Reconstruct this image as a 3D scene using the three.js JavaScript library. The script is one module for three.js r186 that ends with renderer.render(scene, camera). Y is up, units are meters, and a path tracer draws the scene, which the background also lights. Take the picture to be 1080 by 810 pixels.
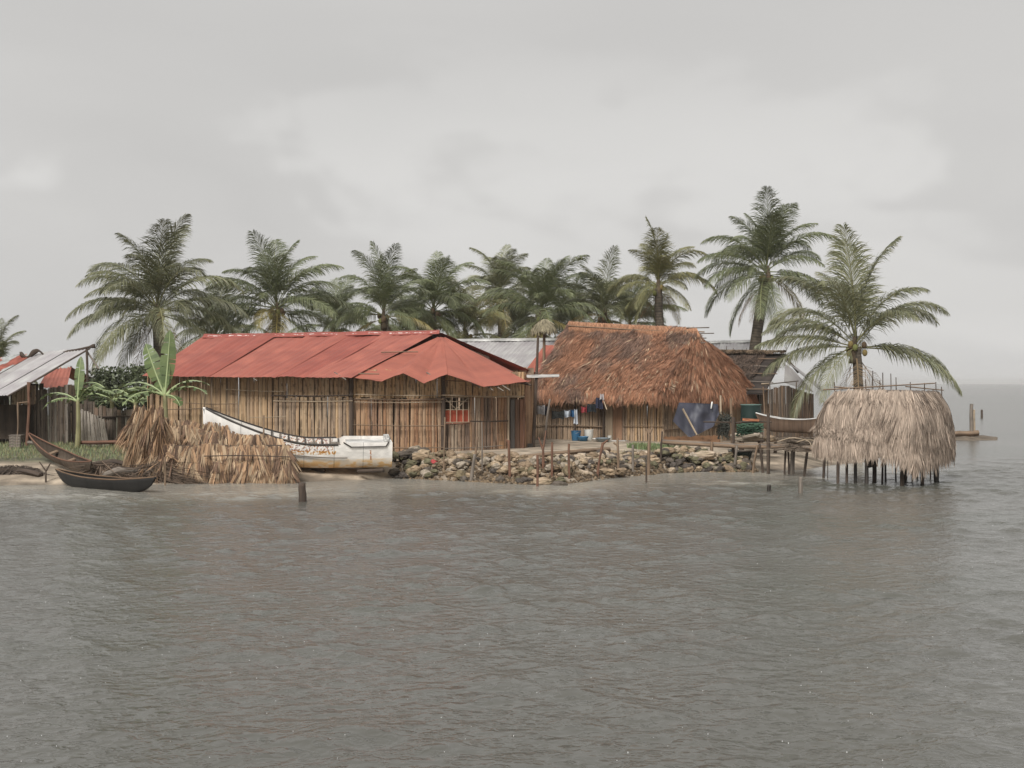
import * as THREE from 'three';
import { mergeGeometries } from 'three/addons/utils/BufferGeometryUtils.js';

// ---------------------------------------------------------------- camera, sky, sun, exposure
const W = 1024, HGT = 768;
const F = 1480, EYE = 2.6, HY = 404;              // focal length in photo pixels, eye height in metres, horizon row
const scene = new THREE.Scene();
const camera = new THREE.PerspectiveCamera(2 * Math.atan(405 / F) * 180 / Math.PI, W / HGT, 0.1, 20000);
camera.position.set(0, EYE, 0);
camera.lookAt(0, EYE - 1 / F * 100, -100);

const renderer = new THREE.WebGLRenderer({ antialias: true });
renderer.setSize(W, HGT);
renderer.toneMapping = THREE.LinearToneMapping;
renderer.toneMappingExposure = 2.25;
renderer.shadowMap.enabled = true;

// random numbers and noise, seeded
function rng(seed) { let a = seed >>> 0; return () => { a = (a + 0x6D2B79F5) | 0; let t = Math.imul(a ^ (a >>> 15), 1 | a); t = (t + Math.imul(t ^ (t >>> 7), 61 | t)) ^ t; return ((t ^ (t >>> 14)) >>> 0) / 4294967296; }; }
const R0 = rng(7);
const rr = (r, a, b) => a + (b - a) * r();
function hash3(x, y, z) { let h = Math.imul(x, 374761393) ^ Math.imul(y, 668265263) ^ Math.imul(z, 2147483647 - 1013904223); h = Math.imul(h ^ (h >>> 13), 1274126177); h ^= h >>> 16; h = Math.imul(h, 2246822519); return ((h ^ (h >>> 15)) >>> 0) / 4294967296; }
const sm = t => t * t * (3 - 2 * t);
const clamp = (v, a = 0, b = 1) => Math.min(b, Math.max(a, v));
const step = (a, b, v) => sm(clamp((v - a) / (b - a)));
const mix = (a, b, t) => a + (b - a) * t;
function noise(x, y = 0, z = 0) {
  const xi = Math.floor(x), yi = Math.floor(y), zi = Math.floor(z), u = sm(x - xi), v = sm(y - yi), w = sm(z - zi);
  const l = (a, b, t) => a + (b - a) * t;
  return l(l(l(hash3(xi, yi, zi), hash3(xi + 1, yi, zi), u), l(hash3(xi, yi + 1, zi), hash3(xi + 1, yi + 1, zi), u), v),
    l(l(hash3(xi, yi, zi + 1), hash3(xi + 1, yi, zi + 1), u), l(hash3(xi, yi + 1, zi + 1), hash3(xi + 1, yi + 1, zi + 1), u), v), w);
}
function fbm(x, y, z = 0, o = 4) { let s = 0, a = 0.5, n = 0; for (let i = 0; i < o; i++) { s += a * noise(x, y, z); n += a; a *= 0.5; x = x * 2.03 + 11.3; y = y * 2.03 + 5.7; z = z * 2.03 + 3.1; } return s / n; }

// the sky: an even overcast of soft cloud, all round
{
  const w = 2048, h = 1024, data = new Float32Array(w * h * 4);
  for (let j = 0; j < h; j++) {
    const el = ((j + 0.5) / h - 0.5) * Math.PI, cy = Math.sin(el), cr = Math.cos(el);
    for (let i = 0; i < w; i++) {
      const k = (j * w + i) * 4;
      let L = 0.28, warm = 0;
      if (cy > -0.01) {
        const az = ((i + 0.5) / w - 0.5) * 2 * Math.PI, dx = Math.cos(az) * cr, dz = Math.sin(az) * cr;
        // cloud deck seen in perspective, plus heaped cloud low over the horizon
        const q = 1 / (Math.max(cy, 0) + 0.16), px = dx * q, pz = dz * q;
        const wx = fbm(px * 0.9 + 3, pz * 0.9, 1, 3) - 0.5, wz = fbm(px * 0.9, pz * 0.9 + 9, 5, 3) - 0.5;
        const deck = fbm(px * 0.55 + wx * 1.1 + 9.1, pz * 0.8 + wz * 1.1, 2, 4) - 0.5;
        const heap = fbm((dx - 0.16) * 5.2 + wx * 1.6, dz * 5.2, (cy + 0.06) * 9 + wz * 1.4, 5) - 0.5;
        const puff = step(0.015, 0.12, heap + 0.35 * (fbm(dx * 26, dz * 26, cy * 40, 4) - 0.5) * 0.5) * step(0.06, 0.13, cy) * step(0.27, 0.14, cy);
        const low = step(0.35, 0.0, cy);
        L = 0.262 + deck * 0.054 + heap * 0.075 * low + puff * 0.034 + 0.016 * step(0.5, 0.05, cy);
        warm = deck * 0.4;
      }
      data[k] = L * (1.006 + 0.012 * warm); data[k + 1] = L * 0.992; data[k + 2] = L * (0.972 - 0.012 * warm); data[k + 3] = 1;
    }
  }
  const sky = new THREE.DataTexture(data, w, h, THREE.RGBAFormat, THREE.FloatType);
  sky.mapping = THREE.EquirectangularReflectionMapping; sky.colorSpace = THREE.LinearSRGBColorSpace;
  sky.magFilter = sky.minFilter = THREE.LinearFilter; sky.needsUpdate = true;
  scene.background = sky; scene.environment = sky;
}
const sun = new THREE.DirectionalLight(new THREE.Color(1, 0.97, 0.93), 1.5);
sun.position.set(-22, 55, 9); sun.target.position.set(0, 0, -44);
sun.castShadow = true; sun.shadow.radius = 42; sun.shadow.mapSize.set(2048, 2048);
Object.assign(sun.shadow.camera, { left: -40, right: 40, top: 40, bottom: -40, near: 1, far: 160 });
scene.add(sun, sun.target);
scene.fog = new THREE.FogExp2(new THREE.Color(0.95, 0.945, 0.93), 0.00032);

// ---------------------------------------------------------------- helpers
const V = (x, y, z) => new THREE.Vector3(x, y, z);
// a photo column, row and distance as a point in metres
const at = (px, py, d) => V((px - 540) * d / F, EYE + (HY - py) * d / F, -d);
const yAt = (py, d) => EYE + (HY - py) * d / F;
const xAt = (px, d) => (px - 540) * d / F;
const taken = {};
function numbered(n) { const k = taken[n] = (taken[n] ?? -1) + 1; return k ? `${n}_${String(k).padStart(3, '0')}` : n; }
function shade(o) { o.castShadow = o.receiveShadow = true; return o; }
function thing(name, label, category, group, pos) {
  const o = new THREE.Group(); o.name = numbered(name); scene.add(o); if (pos) o.position.copy(pos);
  o.userData = { label, category }; if (group) o.userData.group = group; return o;
}
function single(name, geo, m, label, category, group) {
  const o = shade(new THREE.Mesh(geo, m)); o.name = numbered(name); scene.add(o);
  o.userData = { label, category }; if (group) o.userData.group = group; return o;
}
function part(name, geo, m, parent, stuff) {
  const o = shade(new THREE.Mesh(geo, m)); o.name = name; parent.add(o); if (stuff) o.userData.kind = 'stuff'; return o;
}
function struct(name, geo, m) { const o = shade(new THREE.Mesh(geo, m)); o.name = numbered(name); o.userData.kind = 'structure'; scene.add(o); return o; }
// move a thing's origin to p without moving its (world-coordinate) parts
function base(o, p) { o.position.copy(p); for (const c of o.children) c.position.sub(p); return o; }

function geoFrom(pos, idx, uv, col) {
  const g = new THREE.BufferGeometry();
  g.setAttribute('position', new THREE.Float32BufferAttribute(pos, 3));
  if (uv) g.setAttribute('uv', new THREE.Float32BufferAttribute(uv, 2));
  if (col) g.setAttribute('color', new THREE.Float32BufferAttribute(col, 3));
  g.setIndex(idx); g.computeVertexNormals(); return g;
}
// a sheet with thickness from a grid of points; uv in metres
function shell(nu, nv, fn, thick, uvs = 1) {
  const pos = [], uv = [], idx = [], n = (nu + 1) * (nv + 1), P = [];
  for (let j = 0; j <= nv; j++) for (let i = 0; i <= nu; i++) P.push(fn(i / nu, j / nv));
  const g0 = V(), N = P.map((p, k) => {
    const i = k % (nu + 1), j = (k / (nu + 1)) | 0, a = P[j * (nu + 1) + Math.min(i + 1, nu)], b = P[j * (nu + 1) + Math.max(i - 1, 0)];
    const c = P[Math.min(j + 1, nv) * (nu + 1) + i], d = P[Math.max(j - 1, 0) * (nu + 1) + i];
    return V().crossVectors(a.clone().sub(b), c.clone().sub(d)).normalize();
  });
  const w = P[nu].distanceTo(P[0]), h = P[nv * (nu + 1)].distanceTo(P[0]);
  for (const s of [0.5, -0.5]) P.forEach((p, k) => { pos.push(p.x + N[k].x * s * thick, p.y + N[k].y * s * thick, p.z + N[k].z * s * thick); uv.push((k % (nu + 1)) / nu * w * uvs, ((k / (nu + 1)) | 0) / nv * h * uvs); });
  for (let j = 0; j < nv; j++) for (let i = 0; i < nu; i++) { const a = j * (nu + 1) + i, b = a + 1, c = a + nu + 1, d = c + 1; idx.push(a, b, d, a, d, c, n + a, n + d, n + b, n + a, n + c, n + d); }
  const edge = (a, b) => idx.push(a, n + a, n + b, a, n + b, b);
  for (let i = 0; i < nu; i++) { edge(i + 1, i); edge(nv * (nu + 1) + i, nv * (nu + 1) + i + 1); }
  for (let j = 0; j < nv; j++) { edge(j * (nu + 1), (j + 1) * (nu + 1)); edge((j + 1) * (nu + 1) + nu, j * (nu + 1) + nu); }
  return geoFrom(pos, idx, uv);
}
const bil = (A, B, C, D) => (u, v) => A.clone().multiplyScalar((1 - u) * (1 - v)).addScaledVector(B, u * (1 - v)).addScaledVector(C, u * v).addScaledVector(D, (1 - u) * v);
// corrugated metal sheet: A B along the top, D C along the bottom
function tin(A, B, C, D, pitch = 0.14, amp = 0.012, sag = 0.02, seed = 1) {
  const w = (A.distanceTo(B) + D.distanceTo(C)) / 2, waves = Math.max(2, Math.round(w / pitch)), S = bil(A, B, C, D);
  const N = V().crossVectors(B.clone().sub(A), D.clone().sub(A)).normalize(); if (N.y < 0) N.negate();
  return shell(waves * 6, 8, (u, v) => S(u, v).addScaledVector(N, amp * Math.sin(u * waves * 2 * Math.PI) + sag * (noise(u * 2.5 + seed * 7, v * 2.5, seed) - 0.5) * 2), 0.006);
}
// round pole through points, tapered, slightly crooked
function pole(pts, r0, r1 = r0, o = {}) {
  const { n = Math.max(3, pts.length * 2), rad = 8, crook = 0.2, seed = 1, cap = true } = o;
  const cv = new THREE.CatmullRomCurve3(pts.length > 1 ? pts : [pts[0], pts[0]]), pos = [], idx = [], uv = [];
  const len = cv.getLength(); let px = V(1, 0, 0);
  for (let j = 0; j <= n; j++) {
    const t = j / n, c = cv.getPoint(t), T = cv.getTangent(t); if (Math.abs(T.dot(px)) > 0.95) px = V(0, 0, 1);
    const X = px.clone().addScaledVector(T, -T.dot(px)).normalize(), Y = V().crossVectors(T, X); px = X;
    const r = mix(r0, r1, t) * (1 + crook * 0.5 * (noise(t * len * 4 + seed * 13, seed, 2) - 0.5) * 2);
    c.addScaledVector(X, crook * r0 * 2 * (noise(t * len * 1.6 + seed * 5, 1, seed) - 0.5)).addScaledVector(Y, crook * r0 * 2 * (noise(t * len * 1.6, 7, seed * 3) - 0.5));
    for (let i = 0; i <= rad; i++) {
      const a = i / rad * 2 * Math.PI, q = r * (1 + 0.12 * Math.sin(a * 2 + seed) * crook * 3);
      const p = c.clone().addScaledVector(X, Math.cos(a) * q).addScaledVector(Y, Math.sin(a) * q);
      pos.push(p.x, p.y, p.z); uv.push(i / rad, t * len);
    }
  }
  for (let j = 0; j < n; j++) for (let i = 0; i < rad; i++) { const a = j * (rad + 1) + i, b = a + 1, c = a + rad + 1, d = c + 1; idx.push(a, b, d, a, d, c); }
  if (cap) for (const j of [0, n]) {
    const c = cv.getPoint(j / n), k = pos.length / 3; pos.push(c.x, c.y, c.z); uv.push(0.5, j ? len : 0);
    for (let i = 0; i < rad; i++) { const a = j * (rad + 1) + i; j ? idx.push(a, a + 1, k) : idx.push(a + 1, a, k); }
  }
  return geoFrom(pos, idx, uv);
}
// textures
function tex(w, h, fn, srgb = true) {
  const d = new Uint8Array(w * h * 4);
  for (let j = 0; j < h; j++) for (let i = 0; i < w; i++) { const c = fn(i / w, j / h, i, j), k = (j * w + i) * 4; for (let q = 0; q < 3; q++) d[k + q] = clamp(Array.isArray(c) ? c[q] : c) * 255; d[k + 3] = 255; }
  const t = new THREE.DataTexture(d, w, h); t.wrapS = t.wrapT = THREE.RepeatWrapping; t.magFilter = THREE.LinearFilter; t.minFilter = THREE.LinearMipmapLinearFilter; t.generateMipmaps = true;
  t.colorSpace = srgb ? THREE.SRGBColorSpace : THREE.NoColorSpace; t.needsUpdate = true; return t;
}
const per = (fn, p) => (u, v) => { const a = sm(clamp(u * 5 - 4)), b = sm(clamp(v * 5 - 4)); const f = (x, y) => fn(x * p, y * p); return mix(mix(f(u, v), f(u - 1, v), a), mix(f(u, v - 1), f(u - 1, v - 1), a), b); };
const col = (r, g, b) => new THREE.Color().setRGB(r, g, b);
function mat(r, g, b, o = {}) { return new THREE.MeshStandardMaterial({ color: col(r, g, b), roughness: 0.85, ...o }); }

const caneTex = tex(128, 512, (u, v) => {          // split cane: long streaks, nodes, grey blotches and pale worn flecks
  const s = noise(u * 26, v * 3, 1), f = noise(u * 60, v * 9, 2), bl = fbm(u * 3, v * 9, 4, 3), fl = step(0.78, 0.86, noise(u * 10, v * 46, 7)) * step(0.45, 0.6, bl);
  const node = [0.12, 0.37, 0.61, 0.86].some(n => Math.abs(v - n - 0.01 * Math.sin(u * 9)) < 0.006) ? 0.9 : 1;
  const b = (0.86 + 0.14 * s + 0.09 * f - 0.3 * step(0.48, 0.78, bl)) * node, c = mix(b, 0.98, fl * 0.7);
  return [c, mix(c * 0.985, c, fl), mix(c * 0.96, c, fl)];
});
const woodTex = tex(256, 256, (u, v) => { const s = per((x, y) => noise(x * 18, y * 2.2, 1), 1)(u, v), f = per((x, y) => fbm(x * 40, y * 4, 3, 2), 1)(u, v), b = per((x, y) => fbm(x * 4, y * 4, 6, 3), 1)(u, v); const c = 0.7 + 0.2 * s + 0.22 * f - 0.3 * (b - 0.4); return [c, c * 0.985, c * 0.97]; });
const blotTex = tex(256, 256, (u, v) => { const b = per((x, y) => fbm(x * 5, y * 5, 6, 5), 1)(u, v); return 0.74 + 0.6 * (b - 0.3); });
const fineTex = tex(256, 256, (u, v) => per((x, y) => fbm(x * 24, y * 24, 9, 3), 1)(u, v), false);
const tinTex = tex(512, 512, (u, v) => {           // painted sheet: chalky blotches, long faint runs down the slope
  const b = per((x, y) => fbm(x * 5, y * 5, 2, 4), 1)(u, v), r = per((x, y) => fbm(x * 40, y * 2.5, 8, 3), 1)(u, v), g = per((x, y) => noise(x * 90, y * 90, 3), 1)(u, v);
  const c = 0.9 + 0.24 * (b - 0.5) + 0.14 * (r - 0.5) + 0.04 * (g - 0.5); return [c, c * (0.98 + 0.05 * (b - 0.5)), c * 0.98];
});
const rep = (t, x, y) => { const c = t.clone(); c.repeat.set(x, y); c.needsUpdate = true; return c; };
const tinRep = rep(tinTex, 0.4, 0.4), woodRep = rep(woodTex, 1, 0.7), blotRep = rep(blotTex, 0.8, 0.8), fineRep = rep(fineTex, 1.2, 1.2);
const M = {
  red: mat(0.41, 0.125, 0.088, { map: tinRep, roughness: 0.6 }),
  redOld: mat(0.43, 0.14, 0.094, { map: tinRep, roughness: 0.7 }),
  zinc: mat(0.55, 0.555, 0.55, { map: tinRep, roughness: 0.45, metalness: 0.15 }),
  zincOld: mat(0.46, 0.46, 0.45, { map: tinRep, roughness: 0.6, metalness: 0.1 }),
  white: mat(0.75, 0.74, 0.71, { map: blotRep, roughness: 0.6 }),
  wood: mat(0.26, 0.185, 0.125, { map: woodRep, bumpMap: woodRep, bumpScale: 0.004 }),
  woodDark: mat(0.09, 0.066, 0.05, { map: woodRep, bumpMap: woodRep, bumpScale: 0.004 }),
  woodGrey: mat(0.24, 0.21, 0.18, { map: woodRep, bumpMap: woodRep, bumpScale: 0.005 }),
  woodRed: mat(0.2, 0.105, 0.068, { map: woodRep, bumpMap: woodRep, bumpScale: 0.004 }),
  woodPale: mat(0.5, 0.41, 0.3, { map: woodRep }),
  wetWood: mat(0.05, 0.042, 0.036, { map: woodRep, roughness: 0.5 }),
  rope: mat(0.05, 0.045, 0.04),
};

// ---------------------------------------------------------------- land and sea
// shoreline: distance of the water's edge for every x
const shore = [[-60, 36.2], [-22, 35.4], [-14.4, 35.5], [-11.6, 35.7], [-9.3, 36.0], [-5.9, 36.6], [-4.2, 37.6], [-3.1, 38.4], [-1.5, 37.4], [0.5, 36.0], [1.5, 36.4], [2.9, 38.8], [5.0, 41.0], [7.0, 41.2], [8.6, 42.0], [10.2, 44.5], [11.6, 46], [12.5, 51], [12.9, 66], [13, 90]];
function shoreAt(x) {
  for (let i = 1; i < shore.length; i++) if (x < shore[i][0]) { const [a, b] = [shore[i - 1], shore[i]], t = clamp((x - a[0]) / (b[0] - a[0])); return mix(a[1], b[1], t); }
  return 90 + (x - 13) * 40;
}
function landY(x, z) {
  const d = -z; let s = d - shoreAt(x) + 0.5 * (fbm(x * 0.7, z * 0.7, 3, 3) - 0.5);
  s = Math.min(s, (13.6 - x) * 1.2, 92 - d);
  const k = x < -4 ? 2.2 : x < 3 ? 1.5 : x < 6 ? 1.6 : 3.6;
  const bump = 0.06 * (fbm(x * 0.9, z * 0.9, 8, 4) - 0.5);
  if (s <= 0) return Math.max(-1.6, s * 0.16) + bump * clamp(-s);
  return 0.66 * (1 - Math.exp(-s / k)) + bump * clamp(s);
}
const groundAt = (x, z) => landY(x, z);
{
  const xs = [], zs = []; for (let x = -46; x <= 20; x += 0.22) xs.push(x); for (let z = -28; z >= -98; z -= z > -52 ? 0.22 : 0.8) zs.push(z);
  const pos = [], uv = [], cl = [], idx = [];
  for (const z of zs) for (const x of xs) {
    const y = landY(x, z); pos.push(x, y, z); uv.push(x, z);
    // sand, trodden earth, leaf litter and patches of low green
    const a = fbm(x * 0.6, z * 0.6, 2, 4), b = fbm(x * 3, z * 3, 4, 3), grass = step(-6.3, -7.6, x + (b - 0.5) * 1.5) * step(38.0, 38.7, -z + (a - 0.5) * 2.2);
    let c = [mix(0.5, 0.58, a), mix(0.41, 0.485, a), mix(0.305, 0.375, a)];
    const earth = step(0.5, 0.62, a) * 0.4; c = [mix(c[0], 0.2, earth), mix(c[1], 0.145, earth), mix(c[2], 0.1, earth)];
    c = [mix(c[0], 0.11, grass * 0.85), mix(c[1], 0.12, grass * 0.85), mix(c[2], 0.065, grass * 0.85)];
    const wet = step(0.09, 0.02, y + (b - 0.5) * 0.12);      // sand soaked by the lapping water
    const q = 0.9 + 0.2 * b; cl.push(...c.map(v => v * q * mix(1, 0.62, wet)));
  }
  const n = xs.length;
  for (let j = 0; j + 1 < zs.length; j++) for (let i = 0; i + 1 < n; i++) { const a = j * n + i; idx.push(a, a + 1, a + n + 1, a, a + n + 1, a + n); }
  struct('island_ground', geoFrom(pos, idx, uv, cl), new THREE.MeshStandardMaterial({ vertexColors: true, roughness: 0.95, map: rep(blotTex, 0.6, 0.6), bumpMap: rep(fineTex, 0.9, 0.9), bumpScale: 0.013 }));
}
{ // the sea: one sheet to the horizon, finely waved where it is near, painted paler along the shore for stirred-up sand and missing sky reflection
  const axis = (lo, hi, d, ends) => { const a = []; for (let v = lo; v <= hi + 1e-6; v += d) a.push(v); const up = [], dn = []; let s = d, v = hi; while (v < ends[1]) { s *= 1.09; v += s; up.push(v); } s = d; v = lo; while (v > ends[0]) { s *= 1.09; v -= s; dn.push(v); } return [...dn.reverse(), ...a, ...up]; };
  const xs = axis(-20, 20, 0.1, [-3500, 3500]), zs = axis(-45, -6.5, 0.085, [-5200, 400]);
  const r = rng(21), waves = [];
  for (let i = 0; i < 34; i++) { const t = i / 33, wl = 0.3 * Math.pow(7.5, t) * rr(r, 0.9, 1.1), th = rr(r, -1.25, 1.25), k = 2 * Math.PI / wl; waves.push([k * Math.sin(th), k * Math.cos(th), r() * 6.28, wl * rr(r, 0.0042, 0.007) * (wl < 0.9 ? 0.95 : 0.38), wl]); }
  const pos = [], uv = [], cl = [], idx = [];
  const cell = a => a.map((v, i) => Math.abs((a[i + 1] ?? v + (v - a[i - 1])) - v)), cx = cell(xs), cz = cell(zs);
  for (let j = 0; j < zs.length; j++) for (let i = 0; i < xs.length; i++) {
    const x = xs[i], z = zs[j], big = Math.max(cx[i], cz[j]), sd = shoreAt(x) + z;
    let y = 0;
    if (big < 0.5) {
      const gust = 0.32 + 1.35 * Math.pow(fbm(x * 0.3, z * 0.42, 5, 4), 1.3), calm = mix(0.28, 1, step(0.2, 5.5, sd + 2.5 * (fbm(x * 0.5, z * 0.9, 1, 2) - 0.5)));
      for (const [kx, kz, p, a, wl] of waves) { const f = clamp(wl / (big * 2.2) - 1); if (f > 0) y += f * a * Math.sin(kx * x + kz * z + p); }
      y = (y + 0.55 * Math.abs(y)) * gust * calm;
    }
    pos.push(x, y, z); uv.push(x / 5, z / 5);
    const palePatch = step(0.56, 0.68, fbm(x * 0.55 + 3, z * 0.5, 14, 3)) * step(0.1, 0.8, sd) * step(6.5, 3.5, sd), siltSheen = step(8, 0.5, sd + 6 * (fbm(x * 0.16, z * 0.4, 7, 4) - 0.5)) * step(-9, -2, sd), m = fbm(x * 0.12, z * 0.3, 9, 4), weed = step(0.52, 0.64, fbm(x * 0.1 + 4, z * 0.22, 12, 4));  // pale tan patches inshore; then shore lightening for sand and painted sky reflection
    let c = [mix(0.088, 0.115, m), mix(0.087, 0.112, m), mix(0.075, 0.097, m)];
    c = [mix(c[0], 0.082, weed * 0.6), mix(c[1], 0.084, weed * 0.6), mix(c[2], 0.068, weed * 0.6)];
    c = [mix(c[0], 0.31, siltSheen * 0.8), mix(c[1], 0.292, siltSheen * 0.8), mix(c[2], 0.255, siltSheen * 0.8)]; cl.push(mix(c[0], 0.34, palePatch * 0.8), mix(c[1], 0.32, palePatch * 0.8), mix(c[2], 0.27, palePatch * 0.8));
  }
  const n = xs.length; for (let j = 0; j + 1 < zs.length; j++) for (let i = 0; i + 1 < n; i++) { const a = j * n + i; idx.push(a, a + n + 1, a + 1, a, a + n, a + n + 1); }
  // fine ripples and rain rings, tileable over 5 m
  const S = 1024, hgt = new Float32Array(S * S), kk = [];
  for (let i = 0; i < 70; i++) { const wl = 0.07 * Math.pow(6, r()), q = 5 / wl, th = rr(r, -1.3, 1.3), a = Math.round(q * Math.sin(th)), b = Math.round(q * Math.cos(th)); kk.push([a, b, r() * 6.28, wl]); }
  const sinT = new Float32Array(S); for (let i = 0; i < S; i++) sinT[i] = Math.sin(i / S * 2 * Math.PI);
  for (const [a, b, p, wl] of kk) { const p0 = Math.round(p / 6.28 * S); for (let j = 0; j < S; j++) { let q = ((b * j + p0) % S + S) % S; const aa = ((a % S) + S) % S; for (let i = 0; i < S; i++) { hgt[j * S + i] += wl * sinT[q]; q += aa; if (q >= S) q -= S; } } }
  for (let k = 0; k < 2600; k++) { const cx0 = r() * S, cy0 = r() * S, rad = rr(r, 4, 17), am = rr(r, 0.5, 1.4) * 2.6; for (let j = -20; j <= 20; j++) for (let i = -20; i <= 20; i++) { const q = Math.hypot(i, j), e = Math.exp(-(((q - rad) / 2.2) ** 2)) * am * (6 / (rad + 4)) + (rad < 7 ? Math.exp(-q * q / 4) * am : 0); hgt[(((cy0 + j) & (S - 1)) * S) + ((cx0 + i) & (S - 1))] += e; } }
  let lo = 1e9, hi = -1e9; for (const v of hgt) { lo = Math.min(lo, v); hi = Math.max(hi, v); }
  const bump = tex(S, S, (u, v, i, j) => (hgt[j * S + i] - lo) / (hi - lo), false);
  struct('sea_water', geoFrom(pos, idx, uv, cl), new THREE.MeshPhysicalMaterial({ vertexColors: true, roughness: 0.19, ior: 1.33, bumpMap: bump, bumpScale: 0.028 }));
}

// ---------------------------------------------------------------- generic builders: canes, thatch, leaves
const caneGeos = []; for (let k = 0; k < 7; k++) {
  const g = new THREE.CylinderGeometry(0.5, 0.5, 1, 7, 4), p = g.attributes.position, u = g.attributes.uv, r = rng(50 + k), b = rr(r, -0.16, 0.16), q = r() * 6;
  for (let i = 0; i < p.count; i++) { const y = p.getY(i) + 0.5, w = 1 + 0.16 * (noise(y * 5, k, 1) - 0.5); p.setXYZ(i, p.getX(i) * w + b * Math.sin(y * 3.1 + q) + 0.1 * (noise(y * 6, k, 4) - 0.5), y, p.getZ(i) * w); u.setXY(i, u.getX(i) * 0.5 + k * 0.37, y * 0.55 + k * 0.231); }
  g.computeVertexNormals(); caneGeos.push(g);
}
const caneMat = (r, g, b) => mat(r, g, b, { map: caneTex, bumpMap: caneTex, bumpScale: 0.003, roughness: 0.8 });
const CANE = {
  tan: [[0.47, 0.325, 0.2], [0.51, 0.36, 0.22], [0.43, 0.3, 0.19], [0.47, 0.35, 0.23], [0.4, 0.29, 0.195]].map(c => caneMat(...c)),
  straw: [[0.54, 0.37, 0.21], [0.57, 0.41, 0.25], [0.5, 0.345, 0.2], [0.46, 0.34, 0.22]].map(c => caneMat(...c)),
  rust: [[0.37, 0.22, 0.125], [0.41, 0.265, 0.165], [0.33, 0.185, 0.105], [0.39, 0.27, 0.18], [0.3, 0.185, 0.12]].map(c => caneMat(...c)),
  worn: [[0.25, 0.175, 0.125], [0.33, 0.24, 0.175], [0.2, 0.14, 0.105], [0.36, 0.285, 0.215]].map(c => caneMat(...c)),
  grey: [[0.34, 0.255, 0.185], [0.4, 0.3, 0.215], [0.28, 0.21, 0.155], [0.37, 0.265, 0.18], [0.44, 0.335, 0.24]].map(c => caneMat(...c)),
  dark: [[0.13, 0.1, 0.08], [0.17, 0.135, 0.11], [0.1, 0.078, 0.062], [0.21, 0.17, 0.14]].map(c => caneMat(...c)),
  silver: [[0.4, 0.365, 0.33], [0.46, 0.42, 0.38], [0.33, 0.3, 0.27], [0.28, 0.25, 0.22]].map(c => caneMat(...c)),
};
// upright canes side by side from a to b (points on the ground plan), each a mesh of its own
function canes(parent, a, b, y0, y1, wmin, wmax, mats, o = {}) {
  const r = rng(o.seed ?? 1), L = Math.hypot(b.x - a.x, b.z - a.z), dx = (b.x - a.x) / L, dz = (b.z - a.z) / L, ang = Math.atan2(-dz, dx); let s = 0;
  while (s < L) {
    const w = Math.min(rr(r, wmin, wmax), L - s + 0.01), m = mats[(r() * mats.length) | 0], g = caneGeos[(r() * caneGeos.length) | 0], gap = r() < (o.gap ?? 0.12) ? rr(r, 0.003, 0.011) : 0;
    const yb = y0 + rr(r, -0.03, 0.03), yt = (typeof y1 === 'function' ? y1((s + w / 2) / L) : y1) + rr(r, -0.03, o.ragged ?? 0.02), off = rr(r, -0.012, 0.012), tilt = rr(r, -0.012, 0.012);
    const c = part(o.name ?? 'cane', g, m, parent); c.scale.set(w * 1.0, yt - yb, Math.min(w * 0.4, 0.05)); c.position.set(a.x + dx * (s + w / 2) - dz * off, yb, a.z + dz * (s + w / 2) + dx * off); c.rotation.set(0, ang, tilt + (o.lean ?? 0));
    s += w + gap;
  }
}
const UPWARD = V(0, 1, 0.4);
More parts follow.
